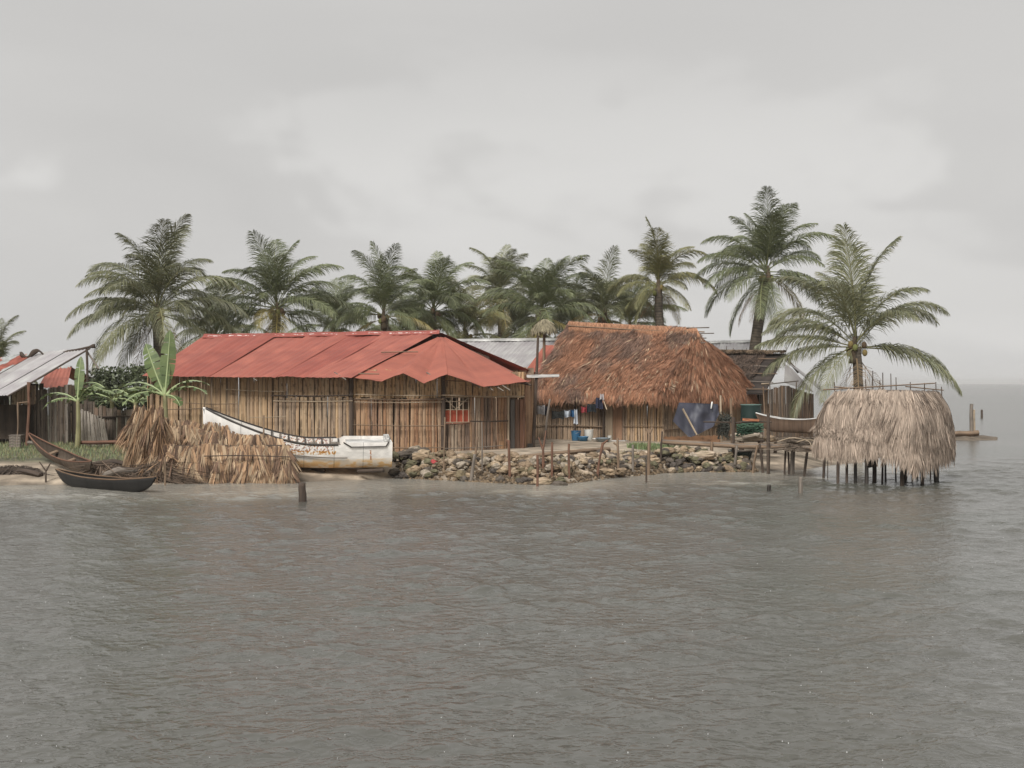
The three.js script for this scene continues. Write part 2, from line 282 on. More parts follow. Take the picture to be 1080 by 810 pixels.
// bundles of strips laid down a surface S(u, v) (v runs downhill); returns one geometry with a colour for each strip
function strips(S, o) {
  const { count, len, width, lift = 0.04, jitter = 0.05, rows = null, seed = 1, color, droop = 0, umin = 0, umax = 1, vmin = 0, vmax = 1, skip = null, seg = 3, swirl = 0.25, curl = 0 } = o;
  const r = rng(seed), pos = [], cl = [], idx = [], per_ = o.clump ?? 1; let C = null;
  const e = 0.01;
  for (let k = 0; k < count; k++) {
    if (k % per_ === 0) C = { u: mix(umin, umax, r()), v: rows ? rows[(r() * rows.length) | 0] + rr(r, -0.02, 0.03) : mix(vmin, vmax, r()), sw: rr(r, -jitter, jitter) * 3, lf: rr(r, 0.4, 1.4), cu: rr(r, -1, 1), l: o.vary ? rr(r, 0.5, 1.4) : rr(r, 0.7, 1.2), tw: rr(r, -0.5, 0.5), c: null };
    const u = C.u + (per_ > 1 ? rr(r, -1, 1) * (o.spread ?? 0.006) : 0), v = C.v + (per_ > 1 ? rr(r, -0.02, 0.02) : 0);
    if (skip && skip(u, v, r)) continue;
    const p = S(u, v), pu = S(u + e, v).sub(p).divideScalar(e), pv = S(u, v + e).sub(p).divideScalar(e), lv = pv.length() || 1, N = V().crossVectors(pu, pv).normalize(); if (N.dot(o.out ?? UPWARD) < 0) N.negate();
    const X = pu.clone().normalize(), D = pv.clone().normalize();
    const l = len * C.l * rr(r, 0.85, 1.1), w = width * rr(r, 0.5, 1.5), sw = swirl * (noise(u * 9 + seed, v * 7, seed) - 0.5) * 2 + C.sw + (per_ > 1 ? rr(r, -0.06, 0.06) : 0), lf = lift * (0.3 + 0.9 * noise(u * 14, v * 9, seed + 4)) * C.lf * rr(r, 0.8, 1.2), cu = curl * C.cu, c = (C.c ??= color(u, v, r)).map((x, i, a) => x * (i ? C.q : (C.q = rr(r, 0.78, 1.2)))), k0 = pos.length / 3, tw = C.tw + rr(r, -0.3, 0.3);
    for (let i = 0; i <= seg; i++) {
      const t = i / seg, vv = v + l * t / lv, q = S(u, Math.min(vv, o.vcap ?? 1)); const over = Math.max(0, vv - (o.vcap ?? 1)) * lv;
      q.addScaledVector(X, sw * l * t).addScaledVector(N, lf * (0.15 + t) + cu * t * t * l + 0.004 + rr(r, 0, 0.006));
      if (over > 0) { q.addScaledVector(D, over * (1 - droop)); q.y -= over * droop; }
      const ww = w * (i === seg ? 0.12 : i === 0 ? 0.7 : 1) * 0.5, wx = X.clone().applyAxisAngle(D, tw * (0.6 + t));
      pos.push(q.x - wx.x * ww, q.y - wx.y * ww, q.z - wx.z * ww, q.x + wx.x * ww, q.y + wx.y * ww, q.z + wx.z * ww); cl.push(...c, ...c);
    }
    for (let i = 0; i < seg; i++) { const a = k0 + i * 2; idx.push(a, a + 1, a + 3, a, a + 3, a + 2); }
  }
  return geoFrom(pos, idx, null, cl);
}
const thatchMat = new THREE.MeshStandardMaterial({ vertexColors: true, roughness: 0.9 });

// ---- coconut palms: fronds are shared shapes, turned about the trunk only, so that they hang as gravity pulls them
function frondGeo(seed, elev, droop, o = {}) {
  const r = rng(seed), pos = [], idx = [], cl = [], n = 22, pts = []; let p = V(0, 0, 0); const sway = rr(r, -0.22, 0.22), dead = o.dead;
  const L = 4;
  for (let i = 0; i <= n; i++) { pts.push(p.clone()); const s = i / n, th = elev - droop * Math.pow(s, 1.7), h = Math.cos(th); p.x += h * L / n; p.y += Math.sin(th) * L / n; p.z += sway * L / n * s * Math.abs(h + 0.2); }
  const at2 = s => { const f = clamp(s) * n, i = Math.min(n - 1, f | 0); return pts[i].clone().lerp(pts[i + 1], f - i); };
  const tan = s => { const i = Math.min(n - 1, (clamp(s) * n) | 0); return pts[i + 1].clone().sub(pts[i]).normalize(); };
  const rib = dead ? [0.2, 0.14, 0.08] : [0.3, 0.29, 0.14];
  for (let i = 0; i <= n; i++) { // rachis as a three-sided bar
    const q = pts[i], w = mix(0.05, 0.007, Math.pow(i / n, 0.6)); for (const [a, b] of [[-1, 0.4], [1, 0.4], [0, -0.9]]) { pos.push(q.x, q.y + b * w, q.z + a * w); cl.push(...rib); }
    if (i) { const k = (i - 1) * 3; for (let a = 0; a < 3; a++) { const b = (a + 1) % 3; idx.push(k + a, k + b, k + 3 + b, k + a, k + 3 + b, k + 3 + a); } }
  }
  const cnt = o.count ?? 112, tone = rr(r, 0.8, 1.2);
  for (let k = 0; k < cnt; k++) for (const side of [-1, 1]) {
    if (r() < (dead ? 0.3 : 0.035)) continue;
    const s = 0.13 + 0.87 * Math.pow((k + r() * 1.6 + 1.2 * noise(k * 0.35, side, seed)) / (cnt + 2), 0.95), q = at2(s), T = tan(s), l = 1.22 * Math.pow(Math.sin(Math.PI * Math.min(1, 0.2 + s * 0.78)), 0.8) * rr(r, 0.8, 1.1) + 0.1;
    const Z = V(0, 0, side), up = V().crossVectors(V(0, 0, 1), T).normalize();
    const d0 = Z.clone().multiplyScalar(0.75).addScaledVector(T, mix(0.62, 1.25, s) + rr(r, -0.12, 0.12)).addScaledVector(up, mix(0.32, 0.05, s) + rr(r, -0.12, 0.1)).normalize();
    const hang = (dead ? 1.3 : mix(0.5, 1.05, clamp((1.4 - elev) / 1.6))) * rr(r, 0.5, 1.4), d1 = d0.clone().addScaledVector(V(0, -1, 0), hang).normalize(), d2 = d1.clone().addScaledVector(V(0, -1, 0), hang * 0.9).normalize();
    const w = rr(r, 0.012, 0.02), p1 = q.clone().addScaledVector(d0, l * 0.38), p2 = p1.clone().addScaledVector(d1, l * 0.34), p3 = p2.clone().addScaledVector(d2, l * 0.3);
    const wv = T.clone().addScaledVector(up, rr(r, -0.5, 0.5)).normalize(), k0 = pos.length / 3, y = r(), c = dead ? [0.25 * (0.7 + 0.5 * y), 0.175 * (0.7 + 0.5 * y), 0.1 * (0.7 + 0.5 * y)] : [mix(0.14, 0.24, y) * tone, mix(0.155, 0.235, y) * tone, mix(0.085, 0.125, y) * tone];
    [[q, 0.5], [p1, 1], [p2, 0.75]].forEach(([p, f]) => { pos.push(p.x - wv.x * w * f, p.y - wv.y * w * f, p.z - wv.z * w * f, p.x + wv.x * w * f, p.y + wv.y * w * f, p.z + wv.z * w * f); cl.push(...c, ...c); });
    const tip = y > 0.8 ? [0.22, 0.17, 0.09] : c; pos.push(p3.x, p3.y, p3.z); cl.push(...tip);
    idx.push(k0, k0 + 1, k0 + 3, k0, k0 + 3, k0 + 2, k0 + 2, k0 + 3, k0 + 5, k0 + 2, k0 + 5, k0 + 4, k0 + 4, k0 + 5, k0 + 6);
  }
  return geoFrom(pos, idx, null, cl);
}
const leafMats = [[1, 1, 1], [0.82, 0.9, 0.82], [1.12, 1.06, 0.86], [0.92, 0.94, 0.9], [1.35, 1.1, 0.72]].map(c => new THREE.MeshPhysicalMaterial({ color: col(...c), vertexColors: true, roughness: 0.5, transmission: 0.2, thickness: 0 })), leafMat = leafMats[0];
const deadMat = new THREE.MeshStandardMaterial({ vertexColors: true, roughness: 0.95 });
const rad = d => d * Math.PI / 180;
const FR = [[85, 34], [80, 55], [72, 72], [62, 84], [50, 88], [38, 80], [24, 78], [10, 72], [-4, 62], [-22, 52], [-42, 36], [16, 40], [2, 46]].map(([e, d], i) => [frondGeo(300 + i, rad(e), rad(d)), frondGeo(340 + i, rad(e - 4), rad(d + 12)), frondGeo(380 + i, rad(e + 3), rad(d - 10))]);
const DEADF = [frondGeo(420, rad(-48), rad(34), { dead: 1, count: 44 }), frondGeo(421, rad(-62), rad(24), { dead: 1, count: 44 })];
const barkTex = tex(64, 512, (u, v) => { const ring = Math.abs(((v * 26 + 0.25 * noise(u * 4, v * 26, 1)) % 1) - 0.5) * 2, c = 0.6 + 0.24 * noise(u * 12, v * 40, 2) - 0.28 * step(0.75, 1, ring) + 0.2 * (fbm(u * 3, v * 12, 4, 3) - 0.5); return [c, c * 0.98, c * 0.95]; });
const trunkMat = mat(0.24, 0.205, 0.165, { map: rep(barkTex, 1, 0.35), bumpMap: rep(barkTex, 1, 0.35), bumpScale: 0.015 });
const fibreMat = mat(0.16, 0.115, 0.07, { map: blotRep });
const nutMats = [mat(0.2, 0.21, 0.07), mat(0.27, 0.2, 0.075), mat(0.15, 0.1, 0.06)];
const nutGeo = new THREE.SphereGeometry(0.1, 10, 8); nutGeo.scale(0.9, 1.15, 0.9);
// crown centre given by photo column, row and distance; reach scales the fronds; set lists [which shape, azimuth in degrees from the picture's right, towards the viewer positive]
function palm(px, py, d, reach, label, o = {}) {
  const c = at(px, py, d), bx = c.x + (o.lean ?? 0), gy = groundAt(bx, -d), r = rng(Math.round(px * 7 + d * 13));
  const t = thing('coconut_palm', label, 'palm tree', 'coconut palms behind the village', V(bx, gy, -d));
  const top = V(c.x - bx, c.y - gy, 0), bow = V((c.x - bx) * 0.25 + rr(r, -0.15, 0.15), (c.y - gy) * 0.5, 0);
  part('trunk', pole([V(0, -0.1, 0), bow, top], (o.thick ?? 0.17) * 1.25, o.thick ?? 0.15, { n: 14, rad: 10, crook: 0.12, seed: px }), trunkMat, t);
  part('crown_fibre', pole([top.clone().setY(top.y - 0.55), top.clone().setY(top.y - 0.1), top.clone().setY(top.y + 0.35)], (o.thick ?? 0.15) * 1.1, 0.07, { rad: 8, crook: 0.5, seed: px + 1 }), fibreMat, t);
  const s = reach / 4, own = (r() * 4) | 0, tiltX = rr(r, -0.09, 0.09), tiltZ = rr(r, -0.12, 0.12); let az = r() * 360;
  const add = (g, m, a, k, nm, dy) => { const f = part(nm, g, m, t); f.position.copy(top); f.position.y += dy; f.rotation.y = rad(a); f.rotateOnWorldAxis(V(0, 0, 1), tiltZ); f.rotateOnWorldAxis(V(1, 0, 0), tiltX); f.scale.set(s * k, s * k, s * k * rr(r, 0.85, 1.15)); };
  const plan = o.plan ?? [[0, 2], [1, 2], [2, 3], [3, 3], [4, 3], [5, 3], [6, 3], [7, 3], [8, 3], [9, 3], [10, 2]];
  plan.forEach(([cls, n]) => { for (let i = 0; i < n; i++) { az += 137.5; if (r() < 0.12) continue; add(FR[cls][(r() * 3) | 0], cls > 7 && r() < 0.3 ? leafMats[4] : leafMats[own], az + rr(r, -26, 26), rr(r, 0.78, 1.1), 'frond', rr(r, -0.08, 0.12) + (10 - cls) * 0.02); } });
  (o.extra ?? []).forEach(([cls, a, k = 1]) => add(FR[cls][0], leafMats[own], a, k, 'frond', 0));
  for (let i = 0; i < (o.dead ?? 2) + 1; i++) add(DEADF[i % 2], deadMat, r() * 360, rr(r, 0.55, 0.8), 'dead_frond', -0.25);
  for (let i = 0; i < (o.nuts ?? 5); i++) { const a = r() * 6.28, nut = part('coconut', nutGeo, nutMats[(r() * 3) | 0], t); nut.position.set(top.x + Math.cos(a) * rr(r, 0.18, 0.3), top.y - rr(r, -0.1, 0.25), Math.sin(a) * rr(r, 0.18, 0.3)); }
  return t;
}
palm(166, 330, 53, 3.55, 'large coconut palm at the left, towering over the banana plants', { lean: 0.3, thick: 0.19, nuts: 9, extra: [[4, 175], [6, 195], [6, 5, 1.05], [7, 185], [9, 215], [8, 250, 1.05]] });
palm(292, 328, 56, 3.2, 'coconut palm rising behind the middle of the long red roof', { lean: -0.3, nuts: 8, extra: [[6, 10], [7, 170]] });
palm(405, 334, 58, 2.9, 'coconut palm above the right part of the long red roof, left of a close pair', { lean: 0.3, dead: 3 });
palm(457, 330, 60, 2.8, 'coconut palm above the end of the red ridge, right of a close pair', { lean: -0.2, dead: 3 });
palm(527, 316, 64, 2.5, 'small distant coconut palm peering over the grey metal roof', { lean: 0.3 });
palm(572, 336, 56, 3.0, 'bushy coconut palm behind the grey roof beside the tall pole', { lean: 0.2, extra: [[4, 165], [5, 195]] });
palm(637, 334, 58, 2.6, 'upright coconut palm behind the left end of the thatched ridge', { lean: -0.2 });
palm(694, 304, 56, 2.45, 'coconut palm standing clear above the thatched ridge', { lean: 0.2, dead: 2, nuts: 4 });
palm(808, 290, 54, 3.0, 'tallest coconut palm, above the dark thatched hut', { lean: -0.4, thick: 0.2, nuts: 6, dead: 3, extra: [[7, 200], [8, 235], [9, 250], [6, 160]] });
palm(903, 366, 47, 3.75, 'coconut palm at the right end of the island behind the stilt hut', { lean: 0.05, thick: 0.16, nuts: 10, dead: 2, plan: [[0, 2], [1, 2], [2, 2], [3, 2], [4, 3], [5, 2], [6, 1], [9, 1]], extra: [[11, 176, 0.9], [12, 190, 0.95], [8, -6, 1.02], [12, 4, 0.9], [4, 5, 1], [5, 176, 0.9], [9, 220, 0.8]] });
palm(-4, 392, 52, 2.0, 'coconut palm at the left border behind the lean-to roof', { lean: -0.3 });
palm(352, 350, 63, 2.7, 'low shaded coconut palm between two taller ones behind the red roof', { lean: 0.2 });
palm(490, 356, 61, 2.6, 'low coconut palm squeezed behind the right tip of the red roof', { lean: 0.2 });
palm(548, 356, 66, 2.8, 'low coconut palm filling the gap behind the grey metal roof', { lean: 0.1 });
palm(606, 352, 62, 2.7, 'low coconut palm behind the small thatched parasol', { lean: 0.2 });
palm(664, 346, 62, 2.5, 'low coconut palm half hidden by the thatched ridge', { lean: 0.1 });
palm(228, 356, 62, 2.5, 'low coconut palm behind the left end of the red ridge', { lean: 0.1 });
palm(432, 358, 66, 2.7, 'low coconut palm behind the right half of the red ridge', { lean: -0.2 });

// ---- banana plants
function bananaLeaf(seed, elev, droop, L, wid, torn) {
  const r = rng(seed), n = 16, pos = [], idx = [], uv = [], cl = []; const pts = []; let p = V(0, 0, 0); const stalk = 0.16;
  for (let i = 0; i <= n; i++) { pts.push(p.clone()); const th = elev - droop * Math.pow(i / n, 1.2); p.x += Math.cos(th) * L / n; p.y += Math.sin(th) * L / n; }
  for (const side of [-1, 1]) for (let i = 2; i < n; i++) {
    const s0 = i / n, s1 = (i + 1) / n, W2 = s => wid * 1.4 * Math.pow(Math.sin(Math.PI * clamp((s - 0.1) / 0.9)), 0.55), a = pts[i], b = pts[i + 1], tear = r() < torn ? rr(r, 0.3, 0.75) : 0, dz = rr(r, -0.1, 0.1), fold = rr(r, 0.02, 0.22) + tear * 0.5, k = pos.length / 3, y = r(), c = [mix(0.12, 0.2, y), mix(0.17, 0.26, y), mix(0.065, 0.1, y)];
    const e0 = W2(s0), e1 = W2(s1) * (1 - tear * 0.15);
    pos.push(a.x, a.y, a.z, b.x, b.y, b.z, mix(a.x, b.x, tear * 0.4) + e0 * 0.12, a.y - e0 * fold + e0 * 0.12, side * e0 * 0.9, mix(b.x, a.x, tear * 0.3) + e1 * 0.12, b.y - e1 * fold + e1 * 0.12 + dz * e1, side * e1 * 0.9);
    for (let q = 0; q < 4; q++) { cl.push(...c); uv.push(q & 1, q >> 1); }
    idx.push(k, k + 1, k + 3, k, k + 3, k + 2);
  }
  const blade = geoFrom(pos, idx, uv, cl), rib = pole(pts, 0.035, 0.006, { n: 14, rad: 5, crook: 0 });
  return [blade, rib];
}
const bananaMat = new THREE.MeshPhysicalMaterial({ vertexColors: true, roughness: 0.45, transmission: 0.3, thickness: 0 });
const bananaRib = mat(0.34, 0.4, 0.2, { roughness: 0.5 }), bananaStem = mat(0.3, 0.29, 0.15, { map: woodRep, roughness: 0.6 });
function banana(px, topY, d, label, leaves, thick = 0.1) {
  const c = at(px, topY, d), gy = groundAt(c.x, -d), h = c.y - gy, t = thing('banana_plant', label, 'banana plant', 'banana plants', V(c.x, gy, -d));
  part('stem', pole([V(0, -0.05, 0), V(0.03, h * 0.5, 0), V(0, h, 0)], thick, thick * 0.6, { rad: 9, crook: 0.1, seed: px }), bananaStem, t);
  leaves.forEach(([el, dr, az, L, w, torn, roll = 0], i) => { const [b, rb] = bananaLeaf(px * 3 + i, rad(el), rad(dr), L, w, torn); const m = part('leaf', b, bananaMat, t), q = shade(new THREE.Mesh(rb, bananaRib)); q.name = 'midrib'; m.add(q); m.position.set(0, h - 0.05, 0); m.rotation.y = rad(az); m.rotateOnWorldAxis(V(0, 0, 1), roll); });
  return t;
}
banana(174, 416, 38.6, 'large banana plant behind the left end of the palm-frond screen', [
  [88, 8, 110, 1.85, 0.17, 0.12, -0.09], [86, 12, 78, 1.6, 0.21, 0.14, 0.42], [84, 16, 60, 1.2, 0.16, 0.1, 0.16], [44, 84, 172, 1.5, 0.24, 0.35], [30, 84, 188, 1.65, 0.26, 0.45], [52, 92, 8, 1.4, 0.23, 0.3], [38, 84, -10, 1.35, 0.21, 0.25], [24, 86, 215, 1.35, 0.25, 0.4], [12, 80, -40, 0.8, 0.15, 0.3], [30, 90, 160, 1.0, 0.2, 0.4]]);
banana(82, 422, 42.5, 'smaller banana plant beside the thin pole under the lean-to ridge', [
  [88, 10, 80, 1.4, 0.13, 0.1, -0.02], [48, 95, 5, 1.35, 0.2, 0.4], [40, 90, 178, 1.3, 0.2, 0.4], [28, 84, 20, 1.35, 0.2, 0.5], [25, 90, 200, 1.15, 0.18, 0.5], [60, 95, -30, 1.2, 0.18, 0.4]], 0.09);
banana(118, 420, 44.5, 'dark drooping banana plant between the lean-to and the red house', [
  [62, 95, 160, 1.4, 0.22, 0.6], [45, 90, 15, 1.6, 0.22, 0.6], [30, 85, 185, 1.6, 0.22, 0.6], [28, 84, -20, 1.3, 0.2, 0.6], [55, 95, 250, 1.3, 0.2, 0.6], [40, 95, 60, 1.4, 0.2, 0.6]], 0.1);
banana(143, 424, 43.5, 'shaded banana plant against the left corner of the red house', [
  [58, 95, 170, 1.2, 0.22, 0.5], [45, 95, 10, 1.1, 0.22, 0.5], [30, 90, 200, 1.3, 0.22, 0.5], [30, 90, -30, 1.1, 0.2, 0.5], [65, 100, 280, 1.2, 0.2, 0.5]], 0.1);

// ---- dense shrubs behind the board fence
function shrub(px, py, d, rx, ry, label) {
  const c = at(px, py, d), gy = groundAt(c.x, -d), r = rng(px * 5), t = thing('dark_shrub', label, 'shrub', 'shrubs behind the board fence', V(c.x, gy, -d)), pos = [], idx = [], cl = [], h = c.y - gy;
  for (let i = 0; i < 5; i++) part('stem', pole([V(rr(r, -0.15, 0.15), 0, rr(r, -0.1, 0.1)), V(rr(r, -0.3, 0.3), h * 0.6, rr(r, -0.2, 0.2)), V(rr(r, -0.7, 0.7) * rx, h + rr(r, -0.2, 0.5) * ry, rr(r, -0.5, 0.5))], 0.035, 0.012, { seed: i, rad: 6 }), M.woodDark, t);
  const clumps = []; for (let i = 0; i < 22; i++) clumps.push(V(rr(r, -1, 1) * rx, h + rr(r, -0.9, 1) * ry, rr(r, -1, 1) * rx * 0.7));
  for (let i = 0; i < 4200; i++) { const q = clumps[(r() * 22) | 0].clone().add(V(rr(r, -1, 1), rr(r, -1, 1), rr(r, -1, 1)).multiplyScalar(0.3)), a = V(rr(r, -1, 1), rr(r, -1, 0.3), rr(r, -1, 1)).normalize(), b = V(rr(r, -1, 1), rr(r, -1, 1), rr(r, -1, 1)).cross(a).normalize(), l = rr(r, 0.07, 0.16), w = l * 0.3, k = pos.length / 3, y = rr(r, 0.6, 1.4); for (const p of [q, q.clone().addScaledVector(a, l * 0.5).addScaledVector(b, w), q.clone().addScaledVector(a, l), q.clone().addScaledVector(a, l * 0.5).addScaledVector(b, -w)]) { pos.push(p.x, p.y, p.z); cl.push(0.1 * y, 0.12 * y, 0.06 * y); } idx.push(k, k + 1, k + 2, k, k + 2, k + 3); }
  part('foliage', geoFrom(pos, idx, null, cl), leafMat, t, true);
}
shrub(112, 414, 46.5, 0.75, 0.6, 'dark leafy shrub rising over the fence near the leaning panel');
shrub(146, 412, 46, 0.75, 0.65, 'dark leafy shrub against the left corner of the red house');

// ---------------------------------------------------------------- the bamboo house under the red metal roof
{
  const t = thing('bamboo_house', 'long bamboo-walled house with a red painted metal roof', 'house');
  const d0 = 41, y0 = 0.36, yMid = yAt(421, d0), yTop = 2.98;
  const P = (px, d = d0) => V(xAt(px, d), 0, -d), A = P(158), B = P(289), C = P(371), D = P(466), E = P(536, 41.9), G = P(553, 42.2);
  canes(t, A, B, y0, yTop, 0.08, 0.16, CANE.tan, { seed: 2, gap: 0.08 });
  canes(t, B, C, y0, yMid + 0.06, 0.07, 0.14, [...CANE.grey, ...CANE.tan], { seed: 3 });
  canes(t, B, C, yMid + 0.05, yTop, 0.08, 0.15, CANE.tan, { seed: 4, gap: 0.08 });
  canes(t, C, D, y0, yMid + 0.02, 0.07, 0.14, CANE.rust, { seed: 5, gap: 0.2 });
  canes(t, C, D, yMid + 0.03, yTop, 0.08, 0.15, CANE.straw, { seed: 6 });
  const win = P(495, 41.36), w0 = yAt(446, d0), w1 = yAt(419, d0);
  canes(t, D, win, y0, w0, 0.07, 0.13, CANE.worn, { seed: 7, gap: 0.25 });
  canes(t, win, E, y0, w1, 0.07, 0.13, [...CANE.worn, ...CANE.rust], { seed: 8, gap: 0.2 });
  canes(t, D, E, w1 + 0.01, yTop - 0.02, 0.11, 0.2, CANE.straw, { seed: 9 });
  canes(t, E, G, yAt(419, 42), yTop - 0.04, 0.1, 0.16, CANE.straw, { seed: 10 });
  // end and rear walls
  const Rb = V(G.x + 0.35, 0, -46.6), Lb = V(A.x, 0, -46.6);
  canes(t, V(G.x + 0.03, 0, G.z - 0.08), Rb, y0 + 0.1, yTop - 0.1, 0.12, 0.2, CANE.rust, { seed: 11, gap: 0, name: 'side_cane' });
  canes(t, Rb, Lb, y0 + 0.1, yTop + 0.15, 0.2, 0.32, CANE.grey, { seed: 12, gap: 0, name: 'rear_cane' });
  canes(t, V(A.x - 0.06, 0, A.z), V(Lb.x - 0.06, 0, Lb.z), y0, yTop, 0.14, 0.24, CANE.tan, { seed: 13, gap: 0, name: 'side_cane' });
  const floor = shade(new THREE.Mesh(new THREE.BoxGeometry(G.x - A.x - 0.2, 0.1, 4.3), mat(0.2, 0.16, 0.12, { map: blotRep }))); floor.name = 'earth_floor'; floor.position.set((A.x + G.x) / 2, 0.52, -44.4); t.add(floor);
  // posts and battens
  const post = (p, r, a, b, m = M.woodDark, s = 1) => part('post', pole([V(p.x, a, p.z + 0.13), V(p.x + 0.01, (a + b) / 2, p.z + 0.13), V(p.x, b, p.z + 0.13)], r, r * 0.92, { seed: s, rad: 8 }), m, t);
  post(C, 0.062, 0.3, 2.92); post(V(D.x + 0.04, 0, D.z), 0.062, 0.3, 2.92, M.woodDark, 2); post(P(161), 0.05, 0.3, 2.9, M.wood, 3);
  const batten = (pa, ya, da, pb, yb, db, r, m, s) => part('batten', pole([at(pa, ya, da), at((pa + pb) / 2, (ya + yb) / 2 + 0.6, (da + db) / 2), at(pb, yb, db)], r, r, { rad: 6, seed: s, crook: 0.35 }), m, t);
  batten(286, 417, 40.8, 372, 417, 40.8, 0.026, M.woodDark, 1); batten(288, 423, 40.82, 372, 423, 40.82, 0.018, M.woodPale, 2);
  batten(237, 410.5, 40.8, 300, 413, 40.8, 0.014, M.woodPale, 3); batten(195, 425, 40.8, 250, 426, 40.8, 0.014, M.wood, 4); batten(165, 432, 40.8, 230, 430, 40.8, 0.014, M.wood, 5); batten(262, 440, 40.8, 302, 439, 40.8, 0.012, M.woodPale, 17);
  batten(374, 416, 40.8, 466, 417, 40.8, 0.014, M.woodPale, 6); batten(374, 421, 40.8, 468, 421, 40.8, 0.024, M.wood, 7); batten(374, 424, 40.82, 466, 424, 40.82, 0.014, M.woodPale, 8);
  batten(373, 448, 40.8, 468, 449, 40.8, 0.016, M.wood, 9); batten(373, 472, 40.8, 468, 472, 40.8, 0.016, M.wood, 10);
  batten(467, 401, 40.8, 500, 402, 41.1, 0.014, M.wood, 11); batten(466, 417, 40.75, 553, 418, 41.9, 0.024, M.woodPale, 12); batten(496, 444, 41.05, 536, 444, 41.6, 0.022, M.woodDark, 13); batten(468, 473, 40.8, 530, 470, 41.6, 0.016, M.woodGrey, 14); batten(468, 447, 40.78, 496, 446, 41.1, 0.022, M.woodRed, 15);
  // doorway: posts, a board door standing ajar
  part('door_post', pole([at(536, 478, 41.7), at(536, 418, 41.7)], 0.032, 0.03, { seed: 4 }), M.woodPale, t);
  part('door_post', pole([at(552, 476, 42.0), at(553, 416, 42.0)], 0.035, 0.03, { seed: 5 }), M.woodRed, t);
  const door = new THREE.Group(); door.name = 'door'; t.add(door);
  for (let i = 0; i < 3; i++) { const b = shade(new THREE.Mesh(new THREE.BoxGeometry(0.135, 1.5, 0.03), [mat(0.16, 0.15, 0.14, { map: woodRep }), mat(0.2, 0.12, 0.08, { map: woodRep }), mat(0.3, 0.16, 0.1, { map: woodRep })][i])); b.name = 'board'; const p = at(540.5 + i * 4.9, 447.5, 42.08 + i * 0.06); b.position.copy(p); b.rotation.y = 0.45; door.add(b); }
  // the lattice window with a red cloth hung across its lower half
  const wnd = new THREE.Group(); wnd.name = 'window'; t.add(wnd);
  const wa = at(467.5, 418, 40.95), wb = at(495, 418, 41.3), wy0 = yAt(446, 41), wy1 = yAt(418.5, 41);
  const lat = (u0, v0, u1, v1, r, m) => { const p = (u, v) => V(mix(wa.x, wb.x, u), mix(wy0, wy1, v), mix(wa.z, wb.z, u) + 0.06); const b = shade(new THREE.Mesh(pole([p(u0, v0), p(u1, v1)], r, r, { rad: 5, crook: 0.2, seed: u0 * 9 + v0 }), m)); b.name = 'lattice_stick'; wnd.add(b); };
  for (const u of [0.03, 0.27, 0.52, 0.76, 0.97]) lat(u, 0, u, 1, 0.014, M.woodPale);
  for (const v of [0.02, 0.5, 0.82, 0.98]) lat(0, v, 1, v, 0.013, M.woodPale);
  lat(0.05, 0.95, 0.52, 0.5, 0.012, M.woodPale); lat(0.98, 0.98, 0.52, 0.55, 0.012, M.woodPale);
  const clothR = shade(new THREE.Mesh(shell(14, 4, (u, v) => V(mix(wa.x, wb.x, u), mix(mix(wy0, wy1, 0.5), wy0 - 0.05, v), mix(wa.z, wb.z, u) - 0.06 + 0.02 * Math.sin(u * 19)), 0.006), mat(0.4, 0.085, 0.045))); clothR.name = 'curtain'; wnd.add(clothR);

  // roof: painted sheets side by side on the front slope, fanned sheets round the hipped right end
  const roof = new THREE.Group(); roof.name = 'roof'; t.add(roof);
  const sub = (n, g, m) => { const o = shade(new THREE.Mesh(g, m)); o.name = n; roof.add(o); return o; };
  const L0 = at(216, 354, 43.8), L1 = at(463, 350, 43.8), L2 = at(372, 398.5, 40.4), L3 = at(150, 397, 40.4);
  const REDS = [M.red, mat(0.375, 0.105, 0.075, { map: tinRep, roughness: 0.62 }), mat(0.43, 0.14, 0.1, { map: tinRep, roughness: 0.66 })];
  const S = bil(L0, L1, L2, L3), cuts = [0, 0.155, 0.32, 0.475, 0.64, 0.8, 1];
  for (let i = 0; i < 6; i++) { const e = 0.02, up = (i % 2) * 0.02, jig = [0.0, 0.05, 0.02, 0.07, 0.0, 0.04][i]; const q = (u, v) => S(u, v).add(V(0, up, 0)); const a = q(cuts[i] - (i ? e : 0), 0), b = q(cuts[i + 1], 0), c = q(cuts[i + 1], 1 + jig * 0.3), d = q(cuts[i] - (i ? e : 0), 1 + jig * 0.3); sub('roof_sheet', tin(a, b, c, d, 0.2, 0.006, 0.035, i + 1), REDS[i % 3]); }
  const apex = at(466, 355, 43.5), fan = [[368, 398, 40.55], [403, 402, 40.2], [425, 393.5, 40.35], [448, 404.5, 40.05], [472, 395, 40.3], [511, 408.5, 40.1], [556, 403, 41.2], [560, 402, 43.5], [556, 400, 46.8]].map(a => at(...a));
  for (let i = 0; i + 1 < fan.length; i++) {
    const a1 = apex.clone().lerp(fan[i], 0.03), a2 = apex.clone().lerp(fan[i + 1], 0.03).add(V(0, 0.004 * (i % 2), 0)); a1.x -= 0.05; a2.x += 0.05;
    sub('hip_sheet', tin(a1, a2, fan[i + 1].clone().add(V(0, 0.012 * (i % 2), 0)), fan[i].clone().add(V(0, 0.012 * (i % 2), 0)), 0.3, 0.006, 0.02, i + 11), M.redOld);
  }
  // rear slope
  const K2 = at(455, 398, 47.4), K3 = at(205, 398, 47.4); for (let i = 0; i < 4; i++) { const Q = bil(L0.clone().add(V(0, -0.02, -0.03)), L1.clone().add(V(0.1, -0.02, -0.03)), V(1.2, 2.78, -47.2), V(-11, 2.78, -47.2)); sub('roof_sheet', tin(Q((i + 1) / 4, 0), Q(i / 4, 0), Q(i / 4, 1), Q((i + 1) / 4, 1), 0.25, 0.008, 0.02, i + 31), M.red); }
